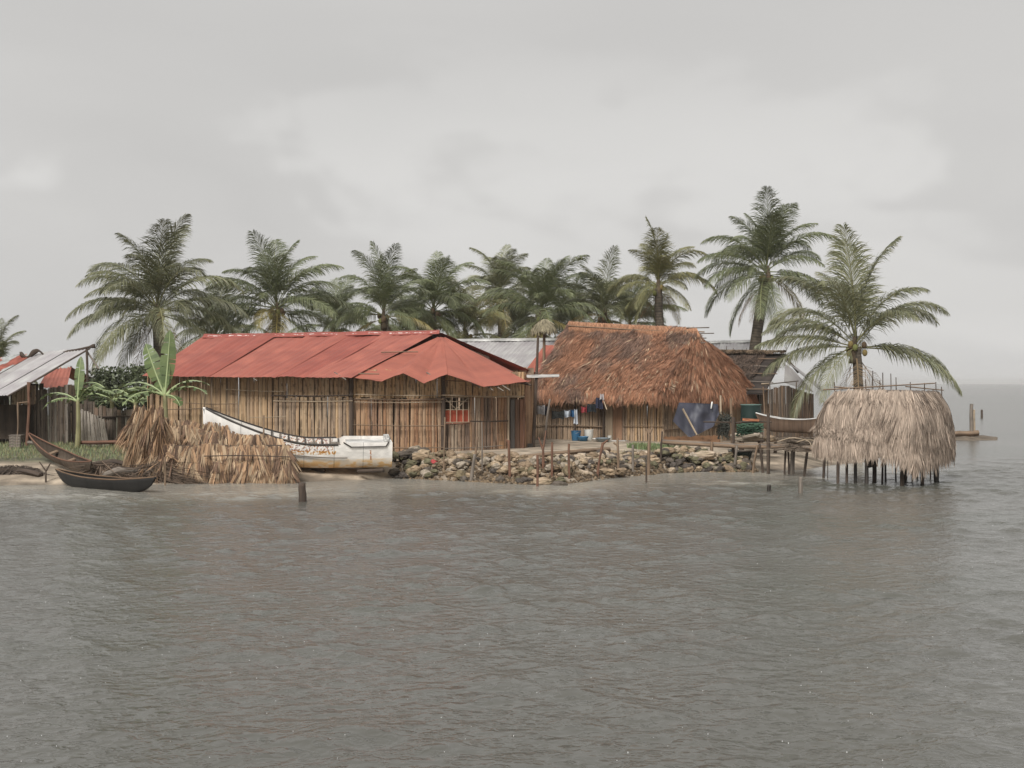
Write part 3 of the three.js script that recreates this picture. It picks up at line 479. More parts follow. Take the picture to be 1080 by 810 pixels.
  // ridge capping, its paint flaking to white
  const flake = tex(512, 64, (u, v) => { const f = step(0.56, 0.62, fbm(u * 60, v * 5, 3, 3)) * step(0.45, 0.75, v); const b = 0.85 + 0.2 * (fbm(u * 30, v * 4, 5, 3) - 0.5); return [mix(0.71 * b, 0.9, f), mix(0.36 * b, 0.86, f), mix(0.31 * b, 0.84, f)]; });
  flake.repeat.set(0.2, 5.5);
  sub('ridge_cap', shell(40, 2, (u, v) => { const q = L0.clone().lerp(L1, u); q.x += mix(-0.02, 0.02, u); q.z += mix(0.3, -0.3, v); q.y += 0.05 - Math.abs(v - 0.5) * 0.26 + 0.03 * (noise(u * 14, 1, 2) - 0.5); return q; }, 0.006), new THREE.MeshStandardMaterial({ map: flake, roughness: 0.7 }));
  // dark rafter tails and the loose underlay showing along the far rake
  sub('rake_board', shell(8, 1, (u, v) => { const q = at(456, 352.5, 43.9).lerp(at(516, 378, 44.6), u); q.y += mix(0.05, -0.1, v) - 0.03 * Math.sin(u * 3.1); return q; }, 0.03), M.woodDark);
  for (const [a, b, c, d] of [[402, 371.5, 441, 371], [378, 394, 400, 394.5]]) sub('loose_batten', pole([at(a, b, 40.9 + (b < 380 ? 1.1 : -0.7)), at(c, d, 40.9 + (b < 380 ? 1.1 : -0.75))], 0.02, 0.018, { rad: 6 }), M.wood);
  for (const [px, py] of [[493, 401], [503, 407], [517, 410], [528, 411], [535, 410], [459, 399], [268, 400], [362, 399]]) sub('rafter_tail', pole([at(px - 9, py - 6, 40.75), at(px + 3, py + 1.5, 40.2)], 0.022, 0.018, { rad: 6, seed: px }), M.woodGrey);
  for (const [px, py, d] of [[548, 404, 41.2], [552, 406, 41.4]]) sub('rafter_tail', pole([at(px - 12, py - 4, d + 0.4), at(px + 8, py, d)], 0.03, 0.028, { rad: 6, seed: px }), M.woodDark);
  base(t, V(-5, 0.5, -43.8));
}

// ---------------------------------------------------------------- thatched house
{
  const t = thing('thatched_house', 'cane-walled house under a tall rust-brown thatched roof', 'house');
  const g = 0.62, C = V(xAt(700, 46.6), 0, -46.6), L = V(xAt(556, 49), 0, -49), Rr = V(xAt(786, 50.4), 0, -50.4), Bk = V(L.x + Rr.x - C.x, 0, L.z + Rr.z - C.z), top = 2.35;
  const split = (a, b, u) => a.clone().lerp(b, u), dA = 0.585, dB = 0.71;      // door on the front wall
  canes(t, L, split(L, C, dA), g - 0.12, top, 0.06, 0.11, CANE.grey, { seed: 21, gap: 0.25 });
  canes(t, split(L, C, dB), C, g - 0.12, top, 0.06, 0.11, [...CANE.grey, ...CANE.tan], { seed: 22, gap: 0.25 });
  canes(t, C, Rr, g - 0.2, top, 0.07, 0.13, CANE.grey, { seed: 23, gap: 0.25 });
  canes(t, Rr, Bk, g - 0.1, top, 0.14, 0.22, CANE.grey, { seed: 24, gap: 0 }); canes(t, Bk, L, g - 0.1, top, 0.14, 0.22, CANE.grey, { seed: 25, gap: 0 });
  const door = new THREE.Group(); door.name = 'door'; t.add(door);
  [[0.0, 0.42, [0.42, 0.34, 0.25]], [0.42, 0.98, [0.33, 0.2, 0.125]]].forEach(([a, b, c], i) => { const p = split(L, C, mix(dA, dB, (a + b) / 2)), w = L.distanceTo(C) * (dB - dA) * (b - a), m = shade(new THREE.Mesh(new THREE.BoxGeometry(w, top - g - 0.04, 0.035), mat(...c, { map: woodRep }))); m.name = 'board'; m.position.set(p.x, (top + g + 0.06) / 2, p.z + 0.03 - 0.04 * i); m.rotation.y = Math.atan2(-(C.z - L.z), C.x - L.x); door.add(m); });
  const sill = shade(new THREE.Mesh(new THREE.BoxGeometry(0.8, 0.07, 0.3), M.white)); sill.name = 'door_sill'; { const p = split(L, C, (dA + dB) / 2); sill.position.set(p.x + 0.05, g + 0.02, p.z + 0.2); sill.rotation.y = -0.5; } t.add(sill);
  const bt = (a, b, y, r, m, s) => part('batten', pole([V(a.x, y, a.z + 0.07), V((a.x + b.x) / 2, y + 0.02, (a.z + b.z) / 2 + 0.08), V(b.x, y, b.z + 0.07)], r, r, { rad: 6, seed: s, crook: 0.3 }), m, t);
  bt(L, split(L, C, dA), 1.12, 0.018, M.wood, 1); bt(split(L, C, dB), C, 1.15, 0.016, M.wood, 2); bt(C, Rr, 1.05, 0.02, M.wood, 3);
  for (const [a, u] of [[L, 0.03], [L, 0.36], [L, 0.57]]) { const p = split(a, C, u); part('post', pole([V(p.x, 0.5, p.z + 0.1), V(p.x, 2.3, p.z + 0.1)], 0.045, 0.04, { seed: u * 20 }), M.woodDark, t); }
  part('post', pole([at(761, 470, 47), at(760, 417, 47)], 0.035, 0.03, { seed: 8 }), M.woodPale, t);
  part('post', pole([at(772, 470, 47.4), at(771, 420, 47.4)], 0.05, 0.045, { seed: 9 }), M.wood, t);
  part('plank_skirt', shell(30, 1, (u, v) => split(C.clone().add(V(0, 0, 0.12)), V(C.x + 2.1, 0, C.z - 1.2), u).setY(mix(0.82, 0.45, v) + 0.02 * Math.sin(u * 60)), 0.02), CANE.rust[2], t);
  // thatch: backing boards and tiers of strips
  const rL = at(600, 341, 50.4), rR = at(734, 348, 48.7), eL = at(558, 414, 48.4), eC = at(694, 417, 45.9), eR = at(797, 416, 50.0), eB = V(Bk.x - 0.2, 1.95, Bk.z - 0.5), gR = at(744, 358, 48.75);
  const hue = (u, v, r, warm) => { const n = fbm(u * 8 + 9, v * 4, 3, 4), k = rr(r, 0.62, 1.32), w = step(0.34, 0.7, n + warm * 0.16 + 0.1 * (r() - 0.5)); const a = [0.205, 0.128, 0.094], b = [0.345, 0.17, 0.098]; if (r() < 0.05) return [0.5 * k, 0.36 * k, 0.24 * k]; return [0, 1, 2].map(i => mix(a[i], b[i], w) * k); };
  const swell = (S, amp) => (u, v) => { const p = S(u, v); const b = Math.sin(Math.PI * clamp(v)) * amp; p.y += b; p.z += b * 0.4; const n = 0.1 * (fbm(u * 6, v * 6, 4, 3) - 0.5); p.y += n; p.z += n; return p; };
  const front = swell(bil(rL, rR, eC, eL), -0.05), end = swell(bil(rR, gR, eR, eC), 0.10), left = bil(at(606, 345, 51), rL, eL, V(eB.x - 0.2, 2.0, eB.z)), back = bil(rR, rL, eB.clone(), V(eR.x - 0.4, 2, eR.z - 0.6));
  const brown = mat(0.13, 0.08, 0.055, { map: blotRep });
  const roof = new THREE.Group(); roof.name = 'roof'; t.add(roof);
  const sub = (n, geo, m, stuff) => { const o = shade(new THREE.Mesh(geo, m)); o.name = n; if (stuff) o.userData.kind = 'stuff'; roof.add(o); };
  const below = (S, k = 0.13) => (u, v) => { const p = S(u, v * 0.985); p.y -= k; return p; };
  sub('roof_backing', shell(48, 40, below(front), 0.05), brown); sub('roof_backing', shell(40, 40, below(end), 0.05), brown); sub('roof_backing', shell(6, 6, below(left), 0.05), brown); sub('roof_backing', shell(6, 6, below(back), 0.05), brown);
  const rows = [0, 0.08, 0.16, 0.24, 0.33, 0.42, 0.5, 0.58, 0.66, 0.74, 0.82, 0.89, 0.94];
  sub('front_thatch', strips(front, { count: 44000, clump: 4, spread: 0.007, len: 0.55, width: 0.017, lift: 0.1, rows, seed: 31, color: (u, v, r) => hue(u, v, r, v > 0.62 && u > 0.45 ? 1 : 0), droop: 0.75, vcap: 0.985, swirl: 0.3, jitter: 0.09 }), thatchMat, true);
  sub('end_thatch', strips(end, { count: 26000, clump: 4, spread: 0.009, len: 0.62, width: 0.018, lift: 0.11, vmin: 0.08, vmax: 0.97, seed: 32, color: (u, v, r) => hue(u, v, r, 1.6), droop: 0.8, vcap: 0.985, swirl: 0.35, jitter: 0.1, flip: false }), thatchMat, true);
  sub('left_thatch', strips(left, { count: 5000, len: 0.55, width: 0.03, lift: 0.09, rows, seed: 33, color: (u, v, r) => hue(u, v, r, 0), droop: 0.8, vcap: 0.985 }), thatchMat, true);
  sub('rear_thatch', strips(back, { count: 4000, len: 0.6, width: 0.04, lift: 0.09, rows, seed: 34, color: (u, v, r) => hue(u, v, r, 0), droop: 0.8, vcap: 0.985 }), thatchMat, true);
  // ridge cover, bound with a long pole; rough edge of the front slope over the hipped end
  const ridge = (u, v) => { const p = rL.clone().lerp(rR, u), a = (v - 0.5) * 2.6; p.y += 0.1 * Math.cos(a) - 0.03; p.z += 0.34 * Math.sin(a) * -1 + 0.0; p.y -= Math.abs(a) * 0.12; return p; };
  sub('ridge_thatch', strips((u, v) => { const q = ridge(u, 0.46 - v * 0.46); return q; }, { count: 5200, len: 0.5, width: 0.026, lift: 0.05, vmin: 0, vmax: 0.3, seed: 36, color: (u, v, r) => { const k = rr(r, 0.7, 1.25); return [0.36 * k, 0.185 * k, 0.105 * k]; }, droop: 0.6, vcap: 0.95, swirl: 0.2, jitter: 0.08 }), thatchMat, true);
  sub('ridge_pole', pole([rL.clone().add(V(-0.05, -0.1, 0.36)), rL.clone().lerp(rR, 0.5).add(V(0, -0.12, 0.37)), rR.clone().add(V(0.25, -0.08, 0.33))], 0.022, 0.022, { rad: 6, n: 10 }), M.wood);
  for (const [px, py, d, l] of [[733, 346, 48.6, 15], [737, 352, 48.5, 16], [735, 357, 48.4, 10], [728, 362, 48.1, 16]]) sub('ridge_pole', pole([at(px - 9, py, d), at(px + l, py - 0.5, d + 0.2)], 0.022, 0.02, { rad: 6, seed: px }), M.woodGrey);
  const edge = (u, v) => { const a = rR.clone().add(V(0.0, 0.02, 0.12)).lerp(eC, u), q = a.add(V(v * 0.28, -v * 0.26, -v * 0.12)); return q; };
  sub('rake_thatch', strips(edge, { count: 1300, len: 0.32, width: 0.035, lift: 0.06, vmin: 0, vmax: 0.4, umin: 0.05, umax: 0.85, seed: 37, color: (u, v, r) => { const k = rr(r, 0.7, 1.4); return r() < 0.2 ? [0.5 * k, 0.38 * k, 0.26 * k] : [0.3 * k, 0.18 * k, 0.12 * k]; }, droop: 0.9, vcap: 0.9, jitter: 0.12 }), thatchMat, true);
  base(t, V(4.6, 0.6, -49));
}

// ---------------------------------------------------------------- dark hut at the back right
{
  const t = thing('dark_thatched_hut', 'weathered hut with dark thatch, bare roof battens and a grey metal sheet', 'hut');
  const g = 0.6, d = 50, A = V(xAt(765, d + 1), 0, -d - 1), B = V(xAt(806, d), 0, -d), C = V(xAt(858, d + 2), 0, -d - 2), top = 2.72;
  canes(t, A, B, g - 0.1, 2.6, 0.08, 0.14, CANE.dark, { seed: 41 });
  canes(t, B, C, g - 0.1, u => mix(2.3, 2.2, u) + 0.28 * Math.max(0, 1 - Math.abs(u - 0.42) / 0.5), 0.07, 0.13, [CANE.worn[0], CANE.worn[1], CANE.dark[3]], { seed: 42 });
  const D = V(C.x - 1.2, 0, C.z - 4.5), E = V(A.x - 1.2, 0, A.z - 3.5); canes(t, C, D, g - 0.1, 1.8, 0.14, 0.22, CANE.dark, { seed: 43 }); canes(t, D, E, g - 0.1, 2.4, 0.2, 0.3, CANE.dark, { seed: 44 });
  const roof = new THREE.Group(); roof.name = 'roof'; t.add(roof);
  const sub = (n, geo, m, stuff) => { const o = shade(new THREE.Mesh(geo, m)); o.name = n; if (stuff) o.userData.kind = 'stuff'; roof.add(o); };
  const rA = at(752, 371, 52.5), rB = at(829, 372, 52), eB = at(806, 414, 49.2), eA = at(738, 412, 50.2), S = bil(rA, rB, eB, eA);
  sub('roof_backing', shell(16, 10, (u, v) => { const p = S(u, v); p.y -= 0.05; return p; }, 0.05), mat(0.06, 0.045, 0.037, { map: blotRep }));
  sub('dark_thatch', strips(S, { count: 9000, len: 0.5, width: 0.03, lift: 0.06, umax: 0.72, seed: 45, color: (u, v, r) => { const k = rr(r, 0.55, 1.35), n = fbm(u * 7, v * 5, 3, 3); return [mix(0.07, 0.13, n) * k, mix(0.053, 0.085, n) * k, mix(0.043, 0.06, n) * k]; }, droop: 0.8, vcap: 0.98 }), thatchMat, true);
  sub('ridge_thatch', strips((u, v) => S(u, v * 0.1 - 0.02).add(V(0, 0.05, 0.1)), { count: 1200, len: 0.3, width: 0.03, lift: 0.08, seed: 46, vmax: 0.2, color: (u, v, r) => { const k = rr(r, 0.6, 1.3); return [0.2 * k, 0.14 * k, 0.09 * k]; } }), thatchMat, true);
  for (let i = 0; i < 5; i++) { const v = 0.2 + i * 0.19; sub('roof_batten', pole([S(0.66, v).add(V(0, 0.05, 0.06)), S(1.0, v).add(V(0.12, 0.05 - 0.03 * (i % 2), 0.06))], 0.022, 0.02, { rad: 6, seed: i }), i % 2 ? M.woodGrey : M.wood); }
  for (let i = 0; i < 12; i++) { const u = i / 11; if (i % 3 === 1) continue; sub('ridge_stub', pole([S(u, 0.02), S(u, 0).add(V(0.02, 0.14 + 0.1 * noise(i * 3.1), 0))], 0.012, 0.01, { rad: 5, seed: i }), M.woodDark); }
  sub('metal_sheet', tin(at(829, 379, 53.4), at(828, 380.5, 50.2), at(868, 414, 49.9), at(872, 412, 53.2), 0.2, 0.008, 0.01, 5), M.zincOld);
  sub('gable_sheet', shell(6, 3, bil(at(828, 384, 50.1), at(836, 389.5, 50.05), at(858, 413.5, 49.75), at(827, 403.5, 49.8)), 0.015), M.zincOld);
  sub('rake_board', pole([at(827, 374, 51.9), at(842, 393, 51.6)], 0.045, 0.04, { rad: 6 }), M.woodDark);
  const stick = (a, b, c, e, dd, r, m, s) => part('prop_pole', pole([at(a, b, dd), at(c, e, dd)], r, r * 0.8, { rad: 6, seed: s }), m, t);
  stick(808, 465, 805, 408, 48.6, 0.03, M.wood, 1); stick(813, 455, 812, 405, 48.4, 0.022, M.woodGrey, 2); stick(826, 455, 824, 407, 48.6, 0.026, M.wood, 3); stick(838, 432, 840, 403, 48.9, 0.022, M.wood, 4);
  stick(803, 406, 842, 402, 48.6, 0.024, M.woodGrey, 5); stick(803, 405, 811, 404.5, 48.3, 0.03, M.woodPale, 6);
  base(t, V(9, 0.6, -51));
}

// ---------------------------------------------------------------- metal-roofed houses farther back
function rearHouse(label, ridgeA, ridgeB, eaveB, eaveA, n, m, o = {}) {
  const t = thing('metal_roofed_house', label, 'house', 'houses farther back'), S = bil(ridgeA, ridgeB, eaveB, eaveA);
  const roof = new THREE.Group(); roof.name = 'roof'; t.add(roof);
  for (let i = 0; i < n; i++) { const s = shade(new THREE.Mesh(tin(S(i / n, 0), S((i + 1.04) / n, 0), S((i + 1.04) / n, 1), S(i / n, 1), 0.16, 0.011, 0.015, i + 3).translate(0, (i % 2) * 0.016, 0), (o.mats ?? [m])[i % (o.mats?.length ?? 1)])); s.name = 'roof_sheet'; roof.add(s); }
  const back = 2 * ridgeA.z - eaveA.z, off = V(0, 0, back - eaveA.z), Q = bil(ridgeB, ridgeA, eaveA.clone().add(off), eaveB.clone().add(off)); const s = shade(new THREE.Mesh(tin(Q(0, 0), Q(1, 0), Q(1, 1), Q(0, 1), 0.3, 0.01, 0.01, 9), m)); s.name = 'roof_sheet'; roof.add(s);
  const cap = shade(new THREE.Mesh(shell(12, 2, (u, v) => { const q = ridgeA.clone().lerp(ridgeB, u); q.z += mix(0.28, -0.28, v); q.y += 0.05 - Math.abs(v - 0.5) * 0.22; return q; }, 0.008), M.white)); cap.name = 'ridge_cap'; roof.add(cap);
  const y = Math.min(eaveA.y, eaveB.y) + 0.1, a = V(eaveA.x + 0.3, 0, eaveA.z - 0.4), b = V(eaveB.x - 0.3, 0, eaveB.z - 0.4), c = b.clone().add(V(0, 0, off.z + 0.8)), e = a.clone().add(V(0, 0, off.z + 0.8)), gy = groundAt((a.x + b.x) / 2, a.z) - 0.1;
  canes(t, a, b, gy, y, 0.14, 0.24, CANE.grey, { seed: 61 }); canes(t, b, c, gy, y, 0.3, 0.4, CANE.grey, { seed: 62 }); canes(t, a, e, gy, y, 0.3, 0.4, CANE.grey, { seed: 63 });
  base(t, V((a.x + b.x) / 2, gy, a.z)); return t;
}
rearHouse('house with a pale grey corrugated roof behind the red and thatched houses', at(470, 359, 54.5), at(600, 357.5, 54.5), at(556, 402, 50.6), at(430, 402, 50.6), 5, M.zinc);
rearHouse('house showing a slip of pale metal ridge behind the dark hut', at(742, 361, 58), at(797, 359.5, 58), at(790, 390, 54.6), at(735, 390, 54.6), 3, M.zinc);
rearHouse('small house with an orange-red roof behind the smaller banana plant', at(52, 387, 56), at(75, 387, 56), at(70, 409, 53), at(40, 409, 53), 2, M.redOld);
{ // orange-red sheets between the grey roof and the thatch
  const t = thing('red_roofed_shed', 'narrow shed with an orange-red metal roof between grey roof and thatch', 'shed');
  const a = at(574, 364, 52.2), b = at(620, 364, 52.2), c = at(604, 402, 50.2), e = at(549, 398, 50.2);
  const roof = part('roof_sheet', tin(a, b, c, e, 0.22, 0.01, 0.01, 3), M.redOld, t);
  const gy = 0.55; canes(t, V(e.x + 0.15, 0, e.z - 0.25), V(c.x, 0, c.z - 0.25), gy, 2.55, 0.12, 0.2, CANE.grey, { seed: 65 });
  for (const p of [a, b]) part('post', pole([V(p.x, 0.5, p.z), V(p.x, p.y, p.z)], 0.05, 0.05), M.woodDark, t);
  base(t, V(1.2, gy, -51));
}
{ // small thatched parasol roof beyond
  const c = at(574, 337, 50.3), t = thing('thatched_parasol', 'small mushroom-shaped thatch cap on a post above the grey roof', 'parasol', null, V(c.x, groundAt(c.x, -50.3), -50.3)), h = c.y - t.position.y;
  part('post', pole([V(0, 0, 0), V(0, h - 0.1, 0)], 0.05, 0.045), M.wood, t);
  const S = (u, v) => { const a = u * 6.2832, q = 0.03 + 0.42 * Math.min(v, 1.1); return V(Math.cos(a) * q, h - 0.42 * Math.pow(v, 1.7), Math.sin(a) * q); };
  part('cap_backing', shell(18, 6, (u, v) => S(u, v).add(V(0, -0.04, 0)), 0.02), mat(0.14, 0.12, 0.08), t);
  part('thatch', strips(S, { count: 1500, len: 0.3, width: 0.03, lift: 0.03, seed: 71, vmax: 0.85, color: (u, v, r) => { const k = rr(r, 0.6, 1.3); return [0.27 * k, 0.235 * k, 0.155 * k]; }, droop: 0.9, vcap: 1, flip: true }), thatchMat, t, true);
}

// ---------------------------------------------------------------- lean-to shed at the left
{
  const t = thing('lean_to_shed', 'open dark shed at the left border under a patched grey metal roof', 'shed');
  const rT = at(94, 367, 46), rL = at(-70, 384, 50), eL = at(-160, 430, 46), eR = at(8, 416.5, 43.2), S = bil(rL, rT, eR, eL);
  const roof = new THREE.Group(); roof.name = 'roof'; t.add(roof);
  const cuts = [0, 0.2, 0.38, 0.54, 0.68, 0.78, 0.88, 1], ms = [M.zincOld, M.zinc, M.zincOld, M.redOld, M.zincOld, M.zinc, M.zinc];
  const patchTex = tex(256, 256, (u, v) => { const b = per((x, y) => fbm(x * 4, y * 4, 12, 4), 1)(u, v), f = step(0.55, 0.62, b), k = 0.85 + 0.3 * (fbm(u * 20, v * 20, 3, 2) - 0.5); return [mix(0.72, 0.66, f) * k, mix(0.73, 0.36, f) * k, mix(0.72, 0.29, f) * k]; });
  const patched = new THREE.MeshStandardMaterial({ map: rep(patchTex, 0.35, 0.35), roughness: 0.6 });
  ms[3] = patched; ms[2] = patched;
  for (let i = 0; i < 7; i++) { const e = i ? 0.015 : 0, s = shade(new THREE.Mesh(tin(S(cuts[i] - e, 0), S(cuts[i + 1], 0), S(cuts[i + 1], 1 + 0.02 * (i % 3)), S(cuts[i] - e, 1 + 0.02 * (i % 3)), 0.13, 0.012, 0.02, i + 41).translate(0, (i % 2) * 0.02, 0), ms[i])); s.name = 'roof_sheet'; roof.add(s); }
  { const v = shade(new THREE.Mesh(pole([at(99, 364, 45.9), at(88, 366, 46), at(76, 369, 46.2), at(62, 373, 46.5), at(48, 375, 46.8), at(40, 371, 46.8), at(30, 378, 47), at(22, 374, 47.2)], 0.045, 0.05, { rad: 6, n: 40, crook: 1.2, seed: 5 }), M.woodDark)); v.name = 'ridge_vine'; roof.add(v); }
  const rk = shade(new THREE.Mesh(pole([at(95, 367.5, 45.95), at(60, 388, 44.8), at(8, 418, 43.15)], 0.03, 0.03, { rad: 6, n: 8 }), M.woodDark)); rk.name = 'rake_pole'; roof.add(rk);
  const post = (a, b, c, e, d, r, m, s) => part('post', pole([at(a, b, d), at((a + c) / 2 + 0.7, (b + e) / 2, d), at(c, e, d)], r, r * 0.9, { seed: s, crook: 0.5 }), m, t);
  post(27.5, 473, 31, 403, 43.4, 0.055, M.woodRed, 3); post(18, 471, 19, 424, 43.2, 0.028, M.wood, 5); post(91, 471, 91.5, 368, 45.6, 0.036, M.woodDark, 7);
  part('brace', pole([at(92, 371, 45.7), at(104, 389, 45.5)], 0.03, 0.025, {}), M.woodGrey, t);
  part('brace', pole([at(18, 425, 43.2), at(29, 424, 43.3)], 0.02, 0.02, {}), M.wood, t);
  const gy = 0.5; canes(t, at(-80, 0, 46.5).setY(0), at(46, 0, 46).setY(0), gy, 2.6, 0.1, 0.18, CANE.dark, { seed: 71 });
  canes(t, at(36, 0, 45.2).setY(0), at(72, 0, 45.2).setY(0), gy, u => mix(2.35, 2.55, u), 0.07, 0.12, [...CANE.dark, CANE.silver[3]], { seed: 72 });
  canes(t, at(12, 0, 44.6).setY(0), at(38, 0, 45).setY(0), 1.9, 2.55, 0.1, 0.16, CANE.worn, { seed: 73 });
  const crate = part('wall_board', new THREE.BoxGeometry(1.6, 1.1, 0.05), M.woodDark, t); crate.position.copy(at(2, 445, 45));
  base(t, V(-15, gy, -45.5));
}
{ // leaning fence panel of silvery sticks
  const t = thing('leaning_fence_panel', 'silvery panel of upright sticks leaning by the thin shed pole', 'fence panel');
  const a = at(84, 470, 43.6), b = at(116, 470, 43.6); let r = rng(5);
  for (let i = 0; i < 17; i++) { const u = (i + 0.5) / 17, x = mix(a.x, b.x, u), s = part('stick', caneGeos[i % 7], CANE.silver[(r() * 4) | 0], t); s.scale.set(rr(r, 0.05, 0.062), mix(1.3, 0.98, u) + rr(r, -0.04, 0.05), 0.04); s.position.set(x, 0.5, a.z); s.rotation.set(-0.1, 0, mix(0.03, 0.2, u) + rr(r, -0.02, 0.02)); }
  for (const y of [0.75, 1.35]) part('cross_stick', pole([V(a.x - 0.05, y, a.z - 0.1), V(b.x - 0.12, y, a.z - 0.1)], 0.02, 0.02, { rad: 6 }), M.woodGrey, t);
  base(t, V((a.x + b.x) / 2, 0.5, a.z));
}
{ // dark plank fence behind the grass
  const t = thing('dark_board_fence', 'dark brown board fence between the lean-to and the red house', 'fence');
  canes(t, at(70, 0, 45.6).setY(0), at(100, 0, 45.4).setY(0), 0.5, 1.95, 0.1, 0.2, CANE.dark, { seed: 81, ragged: 0.1 });
  canes(t, at(100, 0, 44.4).setY(0), at(156, 0, 43.2).setY(0), 0.5, u => 1.8 + 0.06 * Math.sin(u * 9), 0.12, 0.22, [...CANE.dark, CANE.worn[2]], { seed: 82, ragged: 0.06 });
  part('rail', pole([at(100, 440, 44.3), at(156, 438, 43.1)], 0.03, 0.03, { seed: 2 }), M.woodDark, t);
  base(t, V(-13, 0.5, -44.5));
}
{ // grey roofed reach of wall and beam above the grass
  single('reddish_log', pole([at(84, 467, 42.6), at(112, 466.5, 42.4), at(144, 467, 42)], 0.055, 0.06, { seed: 4, n: 10 }), M.woodRed, 'reddish log lying along the back of the grass', 'log');
  single('grey_log', pole([at(30, 466.5, 42.2), at(46, 467.5, 41.8)], 0.05, 0.055, { seed: 5 }), M.woodGrey, 'short grey log lying beside the orange shed post', 'log');
  const t = thing('wooden_crate', 'small weathered wooden crate at the foot of the shed posts', 'crate'), c = at(17.5, 472, 42.2);
  for (let i = 0; i < 4; i++) { const b = part('slat', new THREE.BoxGeometry(0.34, 0.07, 0.02), M.woodGrey, t); b.position.set(c.x, c.y + 0.05 + i * 0.085, c.z + 0.16); }
  for (const s of [-1, 1]) for (const z of [-1, 1]) { const b = part('corner_post', new THREE.BoxGeometry(0.035, 0.36, 0.035), M.woodGrey, t); b.position.set(c.x + s * 0.16, c.y + 0.18, c.z + z * 0.12); }
  const lid = part('lid', new THREE.BoxGeometry(0.38, 0.025, 0.32), M.woodGrey, t); lid.position.set(c.x, c.y + 0.37, c.z); base(t, c);
}

